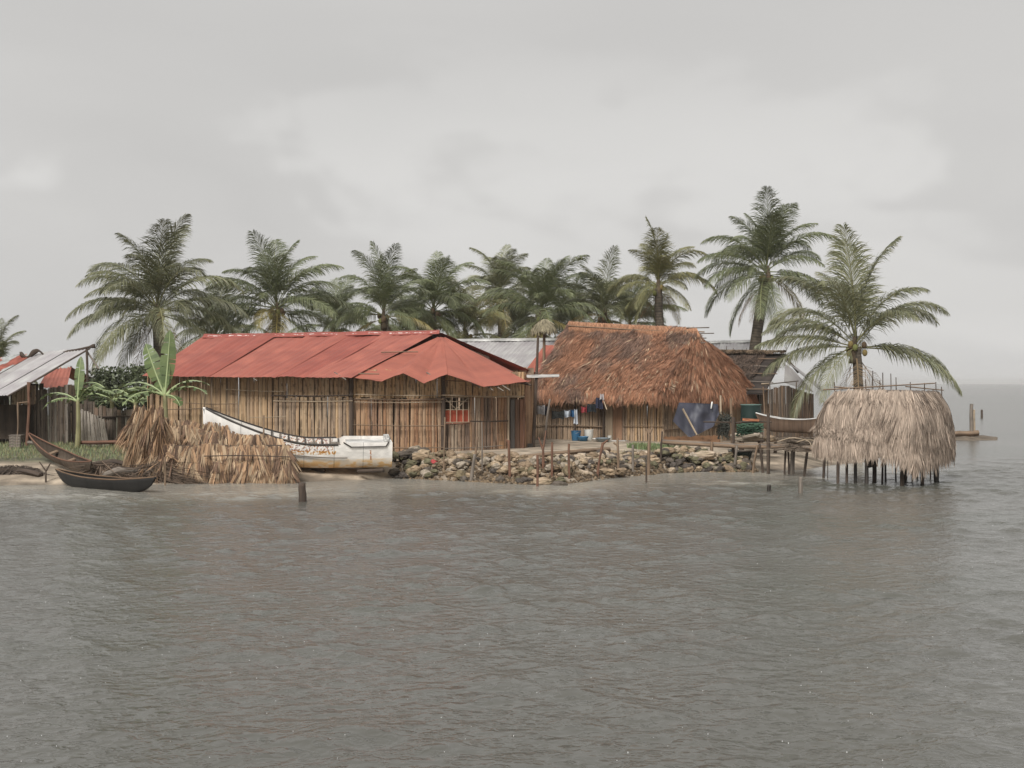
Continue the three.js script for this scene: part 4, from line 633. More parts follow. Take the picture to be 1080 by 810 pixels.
// ---------------------------------------------------------------- thatched hut on stilts over the water
{
  const t = thing('stilt_hut', 'small hut on stilts over the water, cloaked in pale hanging thatch', 'hut');
  const foot = [[864, 36.4], [890, 36.2], [920, 35.85], [948, 35.5], [966, 35.4], [978, 35.9], [992, 36.7], [1002, 37.5], [996, 38.2], [970, 38.5], [930, 38.5], [895, 38.2], [872, 37.4]].map(([px, d]) => V(xAt(px, d - 0.3), 0, -d + 0.3));
  const ring = new THREE.CatmullRomCurve3(foot, true, 'catmullrom', 0.2), cen = V(xAt(933, 36.7), 0, -36.7);
  // height of the hanging hem along the ring, read every thirteenth
  const hemPts = [1.2, 1.08, 1.0, 0.75, 0.5, 0.66, 0.75, 0.85, 1.0, 1.05, 1.1, 1.15, 1.2], hem = u => { const f = ((u % 1) + 1) % 1 * 13, i = f | 0; return mix(hemPts[i], hemPts[(i + 1) % 13], f - i); };
  const S = (u, v) => {
    const f = ring.getPoint(((u % 1) + 1) % 1), out = f.clone().sub(cen).setY(0), top = cen.clone().addScaledVector(out, 0.8); top.y = 2.33 + 0.03 * Math.sin(u * 12); top.x += 0.06;
    const mid = cen.clone().addScaledVector(out, 1.0); mid.y = 1.5; const bot = cen.clone().addScaledVector(out, 1.03); bot.y = hem(u);
    const n = 0.07 * (fbm(u * 22, v * 4, 5, 3) - 0.5); let p;
    if (v < 0.5) { const q = v / 0.5; p = top.clone().lerp(mid, q); p.addScaledVector(out.normalize(), 0.07 * Math.sin(Math.PI * q)); } else { const q = (v - 0.5) / 0.5; p = mid.clone().lerp(bot, q); out.normalize(); }
    return p.addScaledVector(out, n);
  };
  const pale = (u, v, r) => { const k = rr(r, 0.6, 1.25), n = fbm(u * 30, v * 5, 7, 3), g = r(); return g < 0.12 ? [0.2 * k, 0.15 * k, 0.115 * k] : [mix(0.38, 0.49, n) * k, mix(0.3, 0.39, n) * k, mix(0.235, 0.31, n) * k]; };
  const outN = V(0, 0.6, 0.4), brown = mat(0.15, 0.11, 0.085, { map: blotRep });
  part('thatch_backing', shell(60, 12, (u, v) => { const p = S(u, v * 0.66); p.x = mix(p.x, cen.x, 0.05); p.z = mix(p.z, cen.z, 0.05); p.y -= 0.05; return p; }, 0.04), brown, t);
  part('roof_lid', shell(24, 3, (u, v) => { const p = S(u, 0.0); p.y += 0.0; return p.lerp(cen.clone().setY(2.42), v); }, 0.04), brown, t);
  // strips are laid per sector so that each lies outward
  const sector = (a, b, seed, count, v0, v1, len, nm, o = {}) => { const m = S((a + b) / 2, 0.5).sub(cen).setY(0).normalize().setY(0.5); part(nm, strips((u, v) => S(u, v), { count, len, width: 0.016, clump: 3, spread: 0.004, lift: 0.07, umin: a, umax: b, vmin: v0, vmax: v1, seed, color: pale, out: m, droop: 0.85, vcap: 0.98, swirl: 0.2, jitter: 0.05, seg: 5, ...o }), thatchMat, t, true); };
  const secs = [[-0.08, 0.12], [0.12, 0.32], [0.32, 0.5], [0.5, 0.7], [0.7, 0.92]];
  secs.forEach(([a, b], i) => {
    const few = i > 2 ? 0.5 : 1;
    sector(a, b, 100 + i, 6800 * few, -0.02, 0.25, 0.95, 'roof_thatch');
    sector(a, b, 110 + i, 3200 * few, 0.25, 0.48, 0.8, 'roof_thatch');
    const notch = (u, v, r) => { const w = ((u % 1) + 1) % 1; return w > 0.125 && w < 0.255 && v > 0.52 && r() < 0.78; };
    sector(a, b, 120 + i, 3300 * few, 0.46, 0.72, 0.66, 'eave_thatch', { lift: 0.05, skip: notch });
    sector(a, b, 130 + i, 1400 * few, 0.66, 0.84, 0.6, 'hem_thatch', { lift: 0.04, skip: notch, jitter: 0.1, width: 0.018 });
  });
  sector(-0.1, 0.5, 141, 1500, -0.05, 0.06, 0.4, 'ridge_thatch', { lift: 0.06, jitter: 0.12 });
  // platform and legs
  for (let i = 0; i < 9; i++) { const u = (i + 0.5) / 9, a = at(880, 478, 36.5).lerp(at(966, 480, 35.8), u), b = at(900, 477, 38.2).lerp(at(990, 478, 37.6), u); part('floor_pole', pole([a, b], 0.045, 0.045, { rad: 6, seed: i }), M.woodGrey, t); }
  part('floor_beam', pole([at(868, 479, 36.4), at(966, 482, 35.7)], 0.05, 0.05, {}), M.woodDark, t); part('floor_beam', pole([at(898, 478, 38.2), at(992, 479, 37.6)], 0.05, 0.05, {}), M.woodDark, t);
  const leg = (px, top, bot, w, lean = 0, m = M.wetWood) => { const d = EYE * F / (bot - HY), a = at(px + lean, bot + 6, d), b = at(px, top, d); a.y = -0.35; a.z -= 0.5; b.z -= 0.5; a.x *= 1.014; b.x *= 1.014; b.y = Math.min(b.y, 0.86); part('leg', pole([a, a.clone().lerp(b, 0.5), b], w, w * 0.92, { seed: px, crook: 0.25 }), m, t); };
  [[884, 460, 512.5, 0.05], [893, 462, 512, 0.036], [902, 460, 511.5, 0.042], [914, 466, 513, 0.055], [922, 466, 510, 0.06], [931, 468, 510, 0.03, -1], [934, 470, 508.5, 0.034], [944.5, 470, 508, 0.022], [951.5, 466, 513.5, 0.055], [955, 470, 508, 0.05], [962, 474, 508.5, 0.022], [967, 474, 506, 0.03], [973, 466, 512.5, 0.058], [981, 474, 507, 0.02], [987.5, 466, 508.5, 0.07]].forEach(([px, a, b, w, l], i) => leg(px, a, b, w, l ?? 0, i % 4 === 1 || i % 4 === 0 ? M.woodDark : M.wetWood));
  part('wall_board', shell(4, 2, bil(at(912, 466, 36.05), at(926, 466, 35.95), at(926, 492, 35.95), at(912, 494, 36.05)), 0.03), M.woodDark, t);
  part('wall_board', shell(4, 2, bil(at(930, 466, 36.05), at(950, 466, 35.75), at(949, 479, 35.75), at(930, 479, 36.05)), 0.03), M.wood, t);
  // the bare pole frame standing above the thatch
  const fr = (a, b, c, e, d, r, m = M.wood) => part('frame_pole', pole([at(a, b, d), at(c, e, d + 0.15)], r, r * 0.85, { rad: 6, seed: a }), m, t);
  fr(868, 411, 986, 404, 36.9, 0.022); fr(955, 407.5, 995, 411.5, 37.2, 0.018); fr(880, 408, 918, 411, 37, 0.02);
  for (const [px, y] of [[880, 403], [913, 400], [920.5, 391], [928, 401], [931, 393], [939.5, 394], [945, 398], [960, 403], [975, 404], [987, 403], [993, 408]]) fr(px + 0.5, 424, px, y, 37 + (px % 3) * 0.15, 0.014, M.woodDark);
  base(t, V(cen.x, 0, cen.z));
}

// ---------------------------------------------------------------- walkway of poles from the shore to the stilt hut
{
  const t = thing('pole_walkway', 'rickety walkway of grey poles leading from the shore to the stilt hut', 'walkway');
  const run = [[696, 466.5, 43.6], [745, 469, 42.6], [778, 471, 41.6], [812, 471.5, 40.2], [850, 474, 38.8], [884, 477, 37.2]];
  for (const off of [0, 0.28, 0.56]) part('deck_pole', pole(run.map(([a, b, d]) => at(a, b, d).add(V(0.1, off ? 0.02 : 0, -off))), 0.055, 0.05, { n: 24, seed: off * 10, crook: 0.3 }), off === 0.28 ? M.woodGrey : M.wood, t);
  part('rail', pole([at(772, 446, 42.4), at(798, 444.5, 42.2), at(814, 445, 41.9)], 0.028, 0.022, { n: 8 }), M.woodDark, t);
  part('rail', pole([at(742, 445, 43), at(775, 445.5, 42.6)], 0.022, 0.022, { n: 8 }), M.woodDark, t);
  const post = (px, top, bot, d, w, lean = 0, m = M.woodDark) => part('post', pole([at(px + lean, bot, d).setY(Math.min(yAt(bot, d), 0.1) - 0.2), at(px + lean, bot, d), at(px, top, d)], w, w * 0.9, { seed: px, crook: 0.35 }), m, t);
  [[751, 466, 493, 42.4, 0.05, 0, M.wood], [773, 440, 492, 42.3, 0.06], [777, 470, 496, 41.4, 0.05, -2, M.woodGrey], [799, 469, 497, 40.6, 0.036, -4.5, M.wood], [801, 468, 496, 40.7, 0.04, 3], [810, 436, 498, 40.2, 0.058, 0], [829, 472, 498, 40, 0.034, -1.5], [831, 473, 497, 40, 0.026, 1], [837, 474, 498, 39.9, 0.06, -1, M.woodGrey], [852, 472, 502, 38.9, 0.04, -3.5], [869.5, 474, 501, 38.3, 0.038, -0.5], [873, 476, 500, 38.4, 0.016]].forEach(a => post(...a));
  part('brush_matting', strips((u, v) => { const p = at(mix(826, 872, u), mix(461, 476, v), mix(41, 38.6, v)); return p; }, { count: 900, len: 0.4, width: 0.025, lift: 0.05, seed: 91, out: V(0, 1, 0.2), color: (u, v, r) => { const k = rr(r, 0.5, 1.2); return [0.2 * k, 0.155 * k, 0.115 * k]; }, swirl: 1.5, jitter: 0.4 }), thatchMat, t, true);
  for (const [px, py] of [[842, 462], [858, 464]]) part('bent_stick', pole([at(px - 22, py + 4, 39.9), at(px - 8, py, 39.8), at(px + 10, py + 3, 39.4), at(px + 14, py + 9, 39)], 0.016, 0.012, { rad: 5, n: 10 }), M.woodPale, t);
  base(t, V(7, 0.4, -41));
}

// ---------------------------------------------------------------- boats
// a hull from stations: o.len, beam, depth profile; x runs from stern (0) to bow (len)
function hull(o) {
  const n = o.n ?? 26, K = 14, pos = [], uv = [], idx = [], th = o.th ?? 0.035, out = [], inn = [];
  for (let i = 0; i <= n; i++) {
    const s = i / n, b = o.beam(s) / 2, top = o.sheer(s), kl = o.keel(s), e = o.full(s), x = o.x ? o.x(s) : s * o.len;
    for (const [arr, t] of [[out, 0], [inn, th]]) for (let k = 0; k <= K; k++) {
      const a = k / K * 2 - 1, bb = Math.max(0.004, b - t), q = Math.pow(Math.abs(a), e);      // section: flat floor to flared side
      const zz = Math.sign(a) * bb * Math.pow(Math.abs(a), o.side ?? 0.55), yy = mix(Math.min(top - 0.01, kl + t * 1.2), top, q);
      const rk = (o.rake ?? 0) * (yy - kl) / Math.max(0.05, top - kl); arr.push(V(clamp(x, t, o.len - t) + (s > 0.8 ? rk * (s - 0.8) * 5 : s < 0.2 ? -rk * (0.2 - s) * 5 : 0), yy, zz));
    }
  }
  const m = (n + 1) * (K + 1); [...out, ...inn].forEach(p => { pos.push(p.x, p.y, p.z); uv.push(p.x, p.y + p.z * 0.3); });
  for (let i = 0; i < n; i++) for (let k = 0; k < K; k++) { const a = i * (K + 1) + k, b = a + 1, c = a + K + 1, d = c + 1; idx.push(a, d, b, a, c, d, m + a, m + b, m + d, m + a, m + d, m + c); }
  for (let i = 0; i < n; i++) for (const k of [0, K]) { const a = i * (K + 1) + k, c = a + K + 1; idx.push(a, m + a, m + c, a, m + c, c); }
  for (const i of [0, n]) for (let k = 0; k < K; k++) { const a = i * (K + 1) + k; idx.push(a, m + a, m + a + 1, a, m + a + 1, a + 1); }
  return geoFrom(pos, idx, uv);
}
const hullMap = tex(1024, 256, (u, v) => {   // old white paint: grey scuffs, purple and rust chips on the upper strake, ochre stain creeping up from the keel with ragged edges
  const f = fbm(u * 34, v * 16, 3, 4), g = fbm(u * 150, v * 34, 8, 4), low = step(0.36, 0.2, v + 0.12 * (fbm(u * 22, v * 5, 2, 4) - 0.5)), seam = [0.155, 0.31, 0.47, 0.63, 0.8].some(s => Math.abs(u - s) < 0.0016) ? 0.72 : 1;
  let c = [0.94, 0.925, 0.9].map(x => x * (0.9 + 0.2 * f));
  const st = low * (0.25 + 0.55 * step(0.35, 0.65, f)); c = [mix(c[0], 0.84, clamp(st)), mix(c[1], 0.64, clamp(st)), mix(c[2], 0.38, clamp(st))];
  if (u > 0.31 && u < 0.6 && v > 0.5) { const ch = 0.75 * step(0.5, 0.66, g), pu = step(0.5, 0.6, fbm(u * 40, v * 30, 17, 2)); c = [mix(c[0], mix(0.62, 0.42, pu), ch), mix(c[1], mix(0.33, 0.3, pu), ch), mix(c[2], mix(0.14, 0.32, pu), ch)]; }
  if (u > 0.3 && u < 0.56 && v > 0.45 && v < 0.56) { const ch = 0.8 * step(0.4, 0.58, g); c = [mix(c[0], 0.72, ch), mix(c[1], 0.47, ch), mix(c[2], 0.16, ch)]; }
  const run = Math.abs(u - 0.115 - (v - 0.4) * 0.012) < 0.0035 && v > 0.27 && v < 0.56 ? 1 : 0; if (run && g > 0.42) c = [0.66, 0.42, 0.24];
  return c.map(x => x * seam);
});
hullMap.wrapS = hullMap.wrapT = THREE.ClampToEdgeWrapping;
{
  const t = thing('white_fishing_boat', 'beached white wooden boat with ochre stained bottom and long raised bow', 'boat');
  const len = 5.0, o = { len, n: 40, th: 0.04, beam: s => 1.25 * Math.pow(clamp(1 - Math.pow(clamp((s - 0.28) / 0.72), 1.9)), 0.75) * mix(0.92, 1, clamp(s / 0.25)) + 0.03, sheer: s => 0.72 + (s < 0.275 ? 0.03 : -0.03) + 0.95 * Math.pow(clamp((s - 0.42) / 0.58), 1.5), keel: s => 0.02 + 0.16 * Math.pow(clamp((s - 0.35) / 0.4), 2) + 1.02 * Math.pow(clamp((s - 0.66) / 0.34), 1.7), full: s => 2.5, side: 0.36 };
  const hg = hull(o), p = hg.attributes.position, u = hg.attributes.uv; for (let i = 0; i < p.count; i++) u.setXY(i, p.getX(i) / len, p.getY(i) / 0.95);
  const body = new THREE.Group(); // boat axes: x from stern to bow
  const a = at(412, 493, 38.3), b = at(216, 493, 37.5), yaw = Math.atan2(-(b.z - a.z), b.x - a.x);
  t.position.set(a.x, 0.33, a.z); t.rotation.set(0, yaw, 0); t.rotateX(-0.11);
  part('hull', hg, new THREE.MeshStandardMaterial({ map: hullMap, roughness: 0.55 }), t);
  for (const sd of [-1, 1]) { // gunwale strips along both sides
    const pts = []; for (let i = 0; i <= 14; i++) { const s = mix(0.29, 0.985, i / 14); pts.push(V(s * len, o.sheer(s) + 0.012, sd * (o.beam(s) / 2 - 0.005))); }
    part('gunwale', pole(pts, 0.032, 0.026, { n: 30, rad: 6, crook: 0.1 }), M.wetWood, t);
    const well = []; for (const [s, y] of [[0.02, 0.765], [0.035, 0.64], [0.22, 0.635], [0.262, 0.765]]) well.push(V(s * len, y, sd * (o.beam(s) / 2 + 0.012))); for (let i = 0; i < 3; i++) part('well_trim', pole([well[i], well[i + 1]], 0.016, 0.016, { rad: 6, crook: 0.1 }), M.wetWood, t);
    const rub = []; for (let i = 0; i <= 10; i++) { const s = mix(0.24, 0.66, i / 10); rub.push(V(s * len, 0.34 + 0.2 * Math.pow(i / 10, 2.2), sd * (o.beam(s) / 2 * 0.93 + 0.02))); } part('rubbing_strake', pole(rub, 0.016, 0.016, { n: 16, rad: 6, crook: 0.05 }), M.woodGrey, t);
  }
  part('transom', shell(6, 5, (q, v) => V(0.03, mix(0.74, 0.03, v), mix(-0.56, 0.56, q) * mix(1, 0.55, v * v)), 0.06), M.white, t);
  for (const s of [0.3, 0.42, 0.54, 0.66]) { const th = part('thwart', new THREE.BoxGeometry(0.22, 0.035, o.beam(s) - 0.1), M.woodGrey, t); th.position.set(s * len, 0.58, 0); }
  for (let i = 0; i < 9; i++) { const s = 0.28 + i * 0.045; for (const sd of [-1, 1]) part('rib', pole([V(s * len, 0.2, sd * (o.beam(s) / 2 * 0.55)), V(s * len, o.sheer(s), sd * (o.beam(s) / 2 - 0.05))], 0.026, 0.024, { rad: 5, seed: i }), i % 2 ? M.woodGrey : M.wetWood, t); }
  const stern = part('stern_deck', new THREE.BoxGeometry(1.1, 0.03, 1.0), M.white, t); stern.position.set(0.66, 0.66, 0);
  const eng = part('stern_block', new THREE.BoxGeometry(0.14, 0.16, 0.3), M.white, t); eng.position.set(0.12, 0.77, 0.1);
  part('stem_band', pole([0.988, 0.975, 0.95, 0.9].map(s => V(s * len + 0.02, mix(o.sheer(s), o.keel(s), s > 0.98 ? 0 : s > 0.96 ? 0.5 : s > 0.93 ? 0.9 : 1), 0)), 0.055, 0.04, { n: 10, rad: 7, crook: 0.1 }), M.white, t);
  const bd = part('side_panel', shell(10, 2, (q, v) => { const s = mix(0.76, 0.97, q); return V(s * len, mix(o.sheer(s) - 0.05, o.sheer(s) - 0.2, v), (o.beam(s) / 2 + 0.012) * mix(1, 0.93, v)); }, 0.012), mat(0.56, 0.47, 0.43, { map: blotRep }), t);
}
for (const [px, d] of [[330, 38.3], [392, 37.7]]) single('boat_roller_log', pole([at(px - 14, 497, d), at(px + 12, 496, d - 0.5)], 0.06, 0.05, { seed: px }), M.woodDark, px < 350 ? 'dark roller log under the middle of the white boat' : 'dark roller log under the stern of the white boat', 'log');
function dugout(name, label, bow, stern, beam, depth, m, o = {}) {
  const len = bow.distanceTo(stern), h = { len, n: 26, rake: o.rake ?? 0.22, th: 0.035, beam: s => beam * Math.pow(Math.sin(Math.PI * clamp(0.012 + s * 0.976)), 0.72), sheer: s => depth + (o.rise ?? 0.16) * Math.pow(Math.abs(s * 2 - 1), 2.6), keel: s => 0.2 * Math.pow(Math.abs(s * 2 - 1), 6), full: s => 2.2 };
  const t = thing(name, label, 'canoe'); part('hull', hull(h), m, t);
  for (const sd of [-1, 1]) { const pts = []; for (let i = 0; i <= 12; i++) { const s = mix(0.01, 0.99, i / 12); pts.push(V(s * len + (s > 0.8 ? h.rake * (s - 0.8) * 5 : s < 0.2 ? -h.rake * (0.2 - s) * 5 : 0), h.sheer(s) + 0.006, sd * (h.beam(s) / 2 - 0.014))); } part('gunwale', pole(pts, 0.02, 0.02, { n: 24, rad: 6, crook: 0.15 }), o.rim ?? M.woodGrey, t); }
  for (const s of o.seats ?? [0.35, 0.66]) { const b = part('thwart', new THREE.BoxGeometry(0.14, 0.03, h.beam(s) - 0.06), M.wood, t); b.position.set(s * len, depth - 0.08, 0); }
  const dir = bow.clone().sub(stern).normalize(); t.position.copy(stern); t.quaternion.setFromUnitVectors(V(1, 0, 0), dir); if (o.roll) t.rotateX(o.roll);
  return t;
}
const wetHull = mat(0.017, 0.016, 0.015, { map: woodRep, roughness: 0.6 });
dugout('black_canoe', 'black dugout canoe afloat at the edge of the sand', at(64, 513, 35.6).setY(-0.02), at(159, 521, 33.2).setY(-0.04), 0.56, 0.3, wetHull, { rise: 0.13, rim: mat(0.2, 0.13, 0.08, { map: woodRep }) });
dugout('broken_canoe', 'weathered grey-brown dugout canoe with raised bow on the sand', at(38, 476, 38.4), at(97, 500, 36.2).setY(0.18), 0.42, 0.28, mat(0.13, 0.1, 0.075, { map: woodRep, bumpMap: woodRep, bumpScale: 0.01 }), { rise: 0.22, roll: 0.08, rim: M.woodRed });
{
  const t = dugout('moored_canoe', 'wooden canoe with white gunwale on poles before the dark hut', at(870, 456, 43.2).setY(1.02), at(803, 458, 44).setY(1.08), 0.62, 0.42, mat(0.17, 0.115, 0.08, { map: woodRep }), { rise: 0.16, rim: M.white });
  part('keel_paint', shell(20, 4, (u, v) => V(mix(0.2, 1.75, u), mix(0.0, 0.12, v) + 0.08 * Math.pow(Math.abs(u * 2 - 1), 4), mix(-0.15, -0.31, Math.pow(v, 0.5)) * Math.pow(Math.sin(Math.PI * mix(0.1, 0.9, u)), 0.55)), 0.01), mat(0.035, 0.04, 0.055), t);
  for (const [px, d] of [[818, 43.5], [858, 43]]) single('boat_trestle', pole([at(px, 478, d), at(px + 1, 460, d)], 0.05, 0.045, { seed: px }), M.woodDark, px < 830 ? 'short post under the left end of the propped canoe' : 'short post under the right end of the propped canoe', 'post');
}

// ---------------------------------------------------------------- dried palm-frond screen by the water
{
  const t = thing('palm_frond_screen', 'low screen of dried tan palm fronds hung in tiers by the water', 'fence');
  const tan = (u, v, r) => { const k = rr(r, 0.55, 1.2), g = r(); return g < 0.34 ? [0.17 * k, 0.105 * k, 0.068 * k] : g < 0.72 ? [0.36 * k, 0.225 * k, 0.13 * k] : [0.46 * k, 0.335 * k, 0.215 * k]; };
  const out = V(-0.05, 0.15, 1), tier = (nm, x0, x1, top, bot, d0, d1, count, len, seed, o = {}) => part(nm, strips((u, v) => { const p = at(mix(x0, x1, u), mix(top + (o.slant ?? 0) * u, bot, v) + 1.6 * Math.sin(u * 21 + seed), mix(d0, d1, u)); p.z += 0.1 * (v + 0.4 * Math.sin(u * 34)); return p; }, { count, len, width: 0.023, clump: 9, spread: 0.007, vary: true, lift: 0.13, seed, out, color: tan, vmin: 0, vmax: 0.35, droop: 0.9, vcap: 1.0, swirl: 0.42, jitter: 0.1, curl: 0.14, seg: 4, ...o }), thatchMat, t, true);
  const back = (x0, x1, top, bot, d) => part('screen_backing', shell(10, 3, bil(at(x0, top, d), at(x1, top, d), at(x1, bot, d - 0.03), at(x0, bot, d - 0.03)), 0.03), mat(0.17, 0.115, 0.075, { map: blotRep }), t);
  back(150, 230, 456, 472, 37.0); back(146, 304, 470, 503, 36.75); back(142, 172, 436, 480, 37.2);
  tier('upper_tier', 170, 300, 446, 470, 37.05, 37.0, 3900, 0.6, 201, { slant: 16 });
  tier('upper_tier', 165, 240, 440, 462, 37.25, 37.2, 1500, 0.5, 202, { slant: 8 });
  tier('middle_tier', 158, 305, 469, 492, 36.7, 36.7, 6300, 0.72, 203, { lift: 0.1 });
  tier('lower_tier', 176, 306, 487, 507, 36.55, 36.55, 5000, 0.6, 204, { lift: 0.1 });
  tier('end_bundle', 142, 172, 428, 470, 37.1, 36.9, 2200, 1.0, 205, { swirl: 0.5, spread: 0.03 });
  tier('end_bundle', 138, 165, 450, 488, 36.95, 36.8, 1400, 0.8, 206, { swirl: 0.6, spread: 0.03 });
  tier('end_bundle', 150, 182, 478, 500, 36.65, 36.5, 900, 0.5, 207, { swirl: 0.9, jitter: 0.16, spread: 0.03 });
  part('rail', pole([at(215, 481, 36.42), at(262, 480.5, 36.4), at(306, 482, 36.42)], 0.016, 0.014, { rad: 6, n: 12 }), M.woodDark, t);
  part('rail', pole([at(160, 470, 36.8), at(306, 470, 36.75)], 0.02, 0.02, { rad: 6, n: 12 }), M.woodDark, t);
  for (const [px, a, b] of [[150, 430, 508], [190, 442, 507], [232, 446, 507], [278, 438, 507], [301, 468, 507]]) part('post', pole([at(px, b, 36.9).setY(-0.05), at(px, a, 36.9)], 0.025, 0.02, { seed: px }), M.wood, t);
  base(t, V(-7.8, 0.05, -36.9));
}

{ // kerb log on top of the stone bank
  single('edge_log', pole([at(518, 486, 38.2), at(560, 481.5, 38.4), at(600, 477.5, 39), at(642, 473.5, 40.4)], 0.075, 0.07, { n: 18, seed: 3 }), M.wood, 'long brown log lying along the top of the stone bank', 'log');
  single('driftwood_log', pole([at(0, 497, 36.7), at(20, 494, 36.6), at(42, 501, 36.3)], 0.12, 0.07, { n: 10, seed: 8, crook: 0.5 }), M.woodDark, 'dark driftwood log on the sand at the left border', 'log');
  single('fallen_trunk', pole([at(93, 491, 36.9), at(118, 488.5, 37), at(146, 492, 36.9)], 0.1, 0.08, { n: 10, seed: 9, crook: 0.5 }), M.woodDark, 'upper of two dark logs between canoe and frond screen', 'log');
  single('fallen_trunk', pole([at(108, 500, 36.2), at(130, 497.5, 36.3), at(164, 500, 36.4)], 0.11, 0.09, { n: 10, seed: 10, crook: 0.5 }), M.woodGrey, 'lower of two dark logs between canoe and frond screen', 'log');
  const bp = thing('brush_pile', 'dark heap of brushwood on the sand at the left border', 'brushwood');
  part('twigs', strips((u, v) => { const p = at(mix(-10, 42, u), mix(494, 503, v), 36.6); p.y += 0.1 * Math.sin(Math.PI * clamp(u)) * (1 - v); return p; }, { count: 1100, len: 0.5, width: 0.03, lift: 0.16, seed: 17, out: V(0, 1, 0.5), swirl: 2.5, jitter: 1, color: (u, v, r) => { const k = rr(r, 0.5, 1.4); return [0.07 * k, 0.052 * k, 0.04 * k]; } }), thatchMat, bp, true);
  const lb = thing('leaf_litter_pile', 'heap of dry sticks and leaves between the logs and the frond screen', 'brushwood');
  part('twigs', strips((u, v) => { const p = at(mix(96, 176, u), mix(489, 505, v), 36.35); p.y += 0.08 * Math.sin(u * 9) * (1 - v); return p; }, { count: 1500, len: 0.45, width: 0.03, lift: 0.2, seed: 18, out: V(0, 1, 0.5), swirl: 2.5, jitter: 1, color: (u, v, r) => { const k = rr(r, 0.4, 1.5); return [0.11 * k, 0.078 * k, 0.055 * k]; } }), thatchMat, lb, true);
  const t = thing('dry_palm_leaf', 'dry striped palm leaf lying on the logs by the frond screen', 'palm leaf'); const f = part('frond', DEADF[0], deadMat, t); f.scale.setScalar(0.3); f.rotation.set(0.3, 2.6, 0.5); base(t, V(0, 0, 0)); t.position.copy(at(156, 480, 36.4));
}

const stakeSpots = [];
// ---------------------------------------------------------------- stakes along the shore and in the water
function stake(px, top, bot, r, label, o = {}) {
  const lean = o.lean ?? 0; let d = o.d; if (!d) for (d = 24; yAt(bot, d) > Math.max(0, landY(xAt(px + lean, d), -d)); ) d += 0.03;
  const a = at(px + lean, bot, d), b = at(px, top, d), t = thing('wooden_stake', label, 'stake', 'stakes along the shore'), low = a.clone(); low.y = Math.min(a.y, landY(a.x, a.z)) - 0.25;
  part('shaft', pole([low, a.clone().lerp(b, 0.4), b], r, r * 0.8, { seed: px, crook: r > 0.05 ? 0.15 : 0.4, rad: 7 }), o.m ?? M.woodRed, t);
  for (const [y, dx, dy] of o.forks ?? []) { const q = at(mix(px, px + lean, (y - top) / (bot - top)), y, d); part('branch', pole([q, at(px + dx, y + dy, d)], r * 0.8, r * 0.5, { seed: px + dx, rad: 6 }), o.m ?? M.woodRed, t); }
  stakeSpots.push(a); base(t, low);
}
stake(48.5, 497, 509, 0.03, 'forked stick standing on the sand by the weathered canoe', { m: M.woodDark, forks: [[497, -7, -10], [497, 5, -9]] });
stake(319, 509, 529, 0.1, 'short stump sticking out of the water before the white boat', { m: M.woodDark });
stake(174, 482, 512, 0.03, 'stake at the water edge below the left end of the frond screen', { m: M.wood });
stake(310, 498, 505, 0.06, 'low stub on the sand under the keel of the white boat', { m: M.wood });
stake(469, 440, 497, 0.03, 'thin brown stake before the dark post of the red house', { m: M.wood, lean: -1 });
stake(504, 461, 484, 0.03, 'thin leaning stake before the worn cane wall', { m: M.wood, lean: -3.5, d: 38.6 });
stake(501, 479, 508, 0.055, 'thick leaning board set in the stones below the thin leaning stake', { m: M.woodGrey, lean: -5 });
stake(508, 445, 500, 0.026, 'tall thin grey stake before the worn cane wall', { m: M.woodGrey, lean: 1 });
stake(537, 464, 504, 0.045, 'reddish stake in the stones before the doorway of the red house', { lean: 1, forks: [[468, -3, -5]] });
stake(567, 480, 513, 0.036, 'dark red stake at the outermost stones by the water', { m: M.woodRed, lean: -1 });
stake(573, 472, 497, 0.036, 'forked brown stake behind the outermost stones', { forks: [[476, -5, -15], [474, 3, -20]] });
stake(582, 466.5, 503, 0.038, 'straight reddish stake right of the forked stake');
stake(600.5, 468, 504, 0.038, 'straight reddish stake below the blue bucket', { lean: -0.5 });
stake(636, 467, 502, 0.038, 'reddish stake leaning to the right below the white bucket', { lean: -7, forks: [[468, 5, -4]] });
stake(652, 462, 500, 0.042, 'thick dark stake before the brown door of the thatched house', { m: M.wood, forks: [[471, -5, -4]] });
stake(667.5, 469, 500, 0.036, 'short grey stake between two taller ones below the door', { m: M.woodGrey });
stake(685, 452, 501, 0.055, 'stout knobbed stake before the right part of the cane wall', { m: M.wood, lean: -1.5, forks: [[458, -3, -6], [457, 3, -6]] });
stake(682, 489, 509, 0.032, 'thin stake standing in the water before the stout knobbed one', { m: M.woodDark });
stake(698, 455, 488, 0.032, 'thin dark stake left of the blue tarpaulin', { m: M.woodDark, lean: -1.5 });
stake(811, 511, 517.5, 0.055, 'tiny dark stump in the water before the walkway', { m: M.wetWood });
stake(844.5, 503, 520, 0.05, 'short pale stump in the water before the stilt hut', { m: M.woodGrey });
stake(1024.5, 426, 461, 0.1, 'tall grey stake beside the log on the far sand spit', { m: M.woodGrey, d: 65 });
stake(1027, 432, 461, 0.08, 'shorter stake pressed against the tall one on the far spit', { m: M.woodPale, d: 65.2 });
stake(1035.5, 432, 441, 0.1, 'lone stake standing far out in the water at the right', { m: M.woodDark });
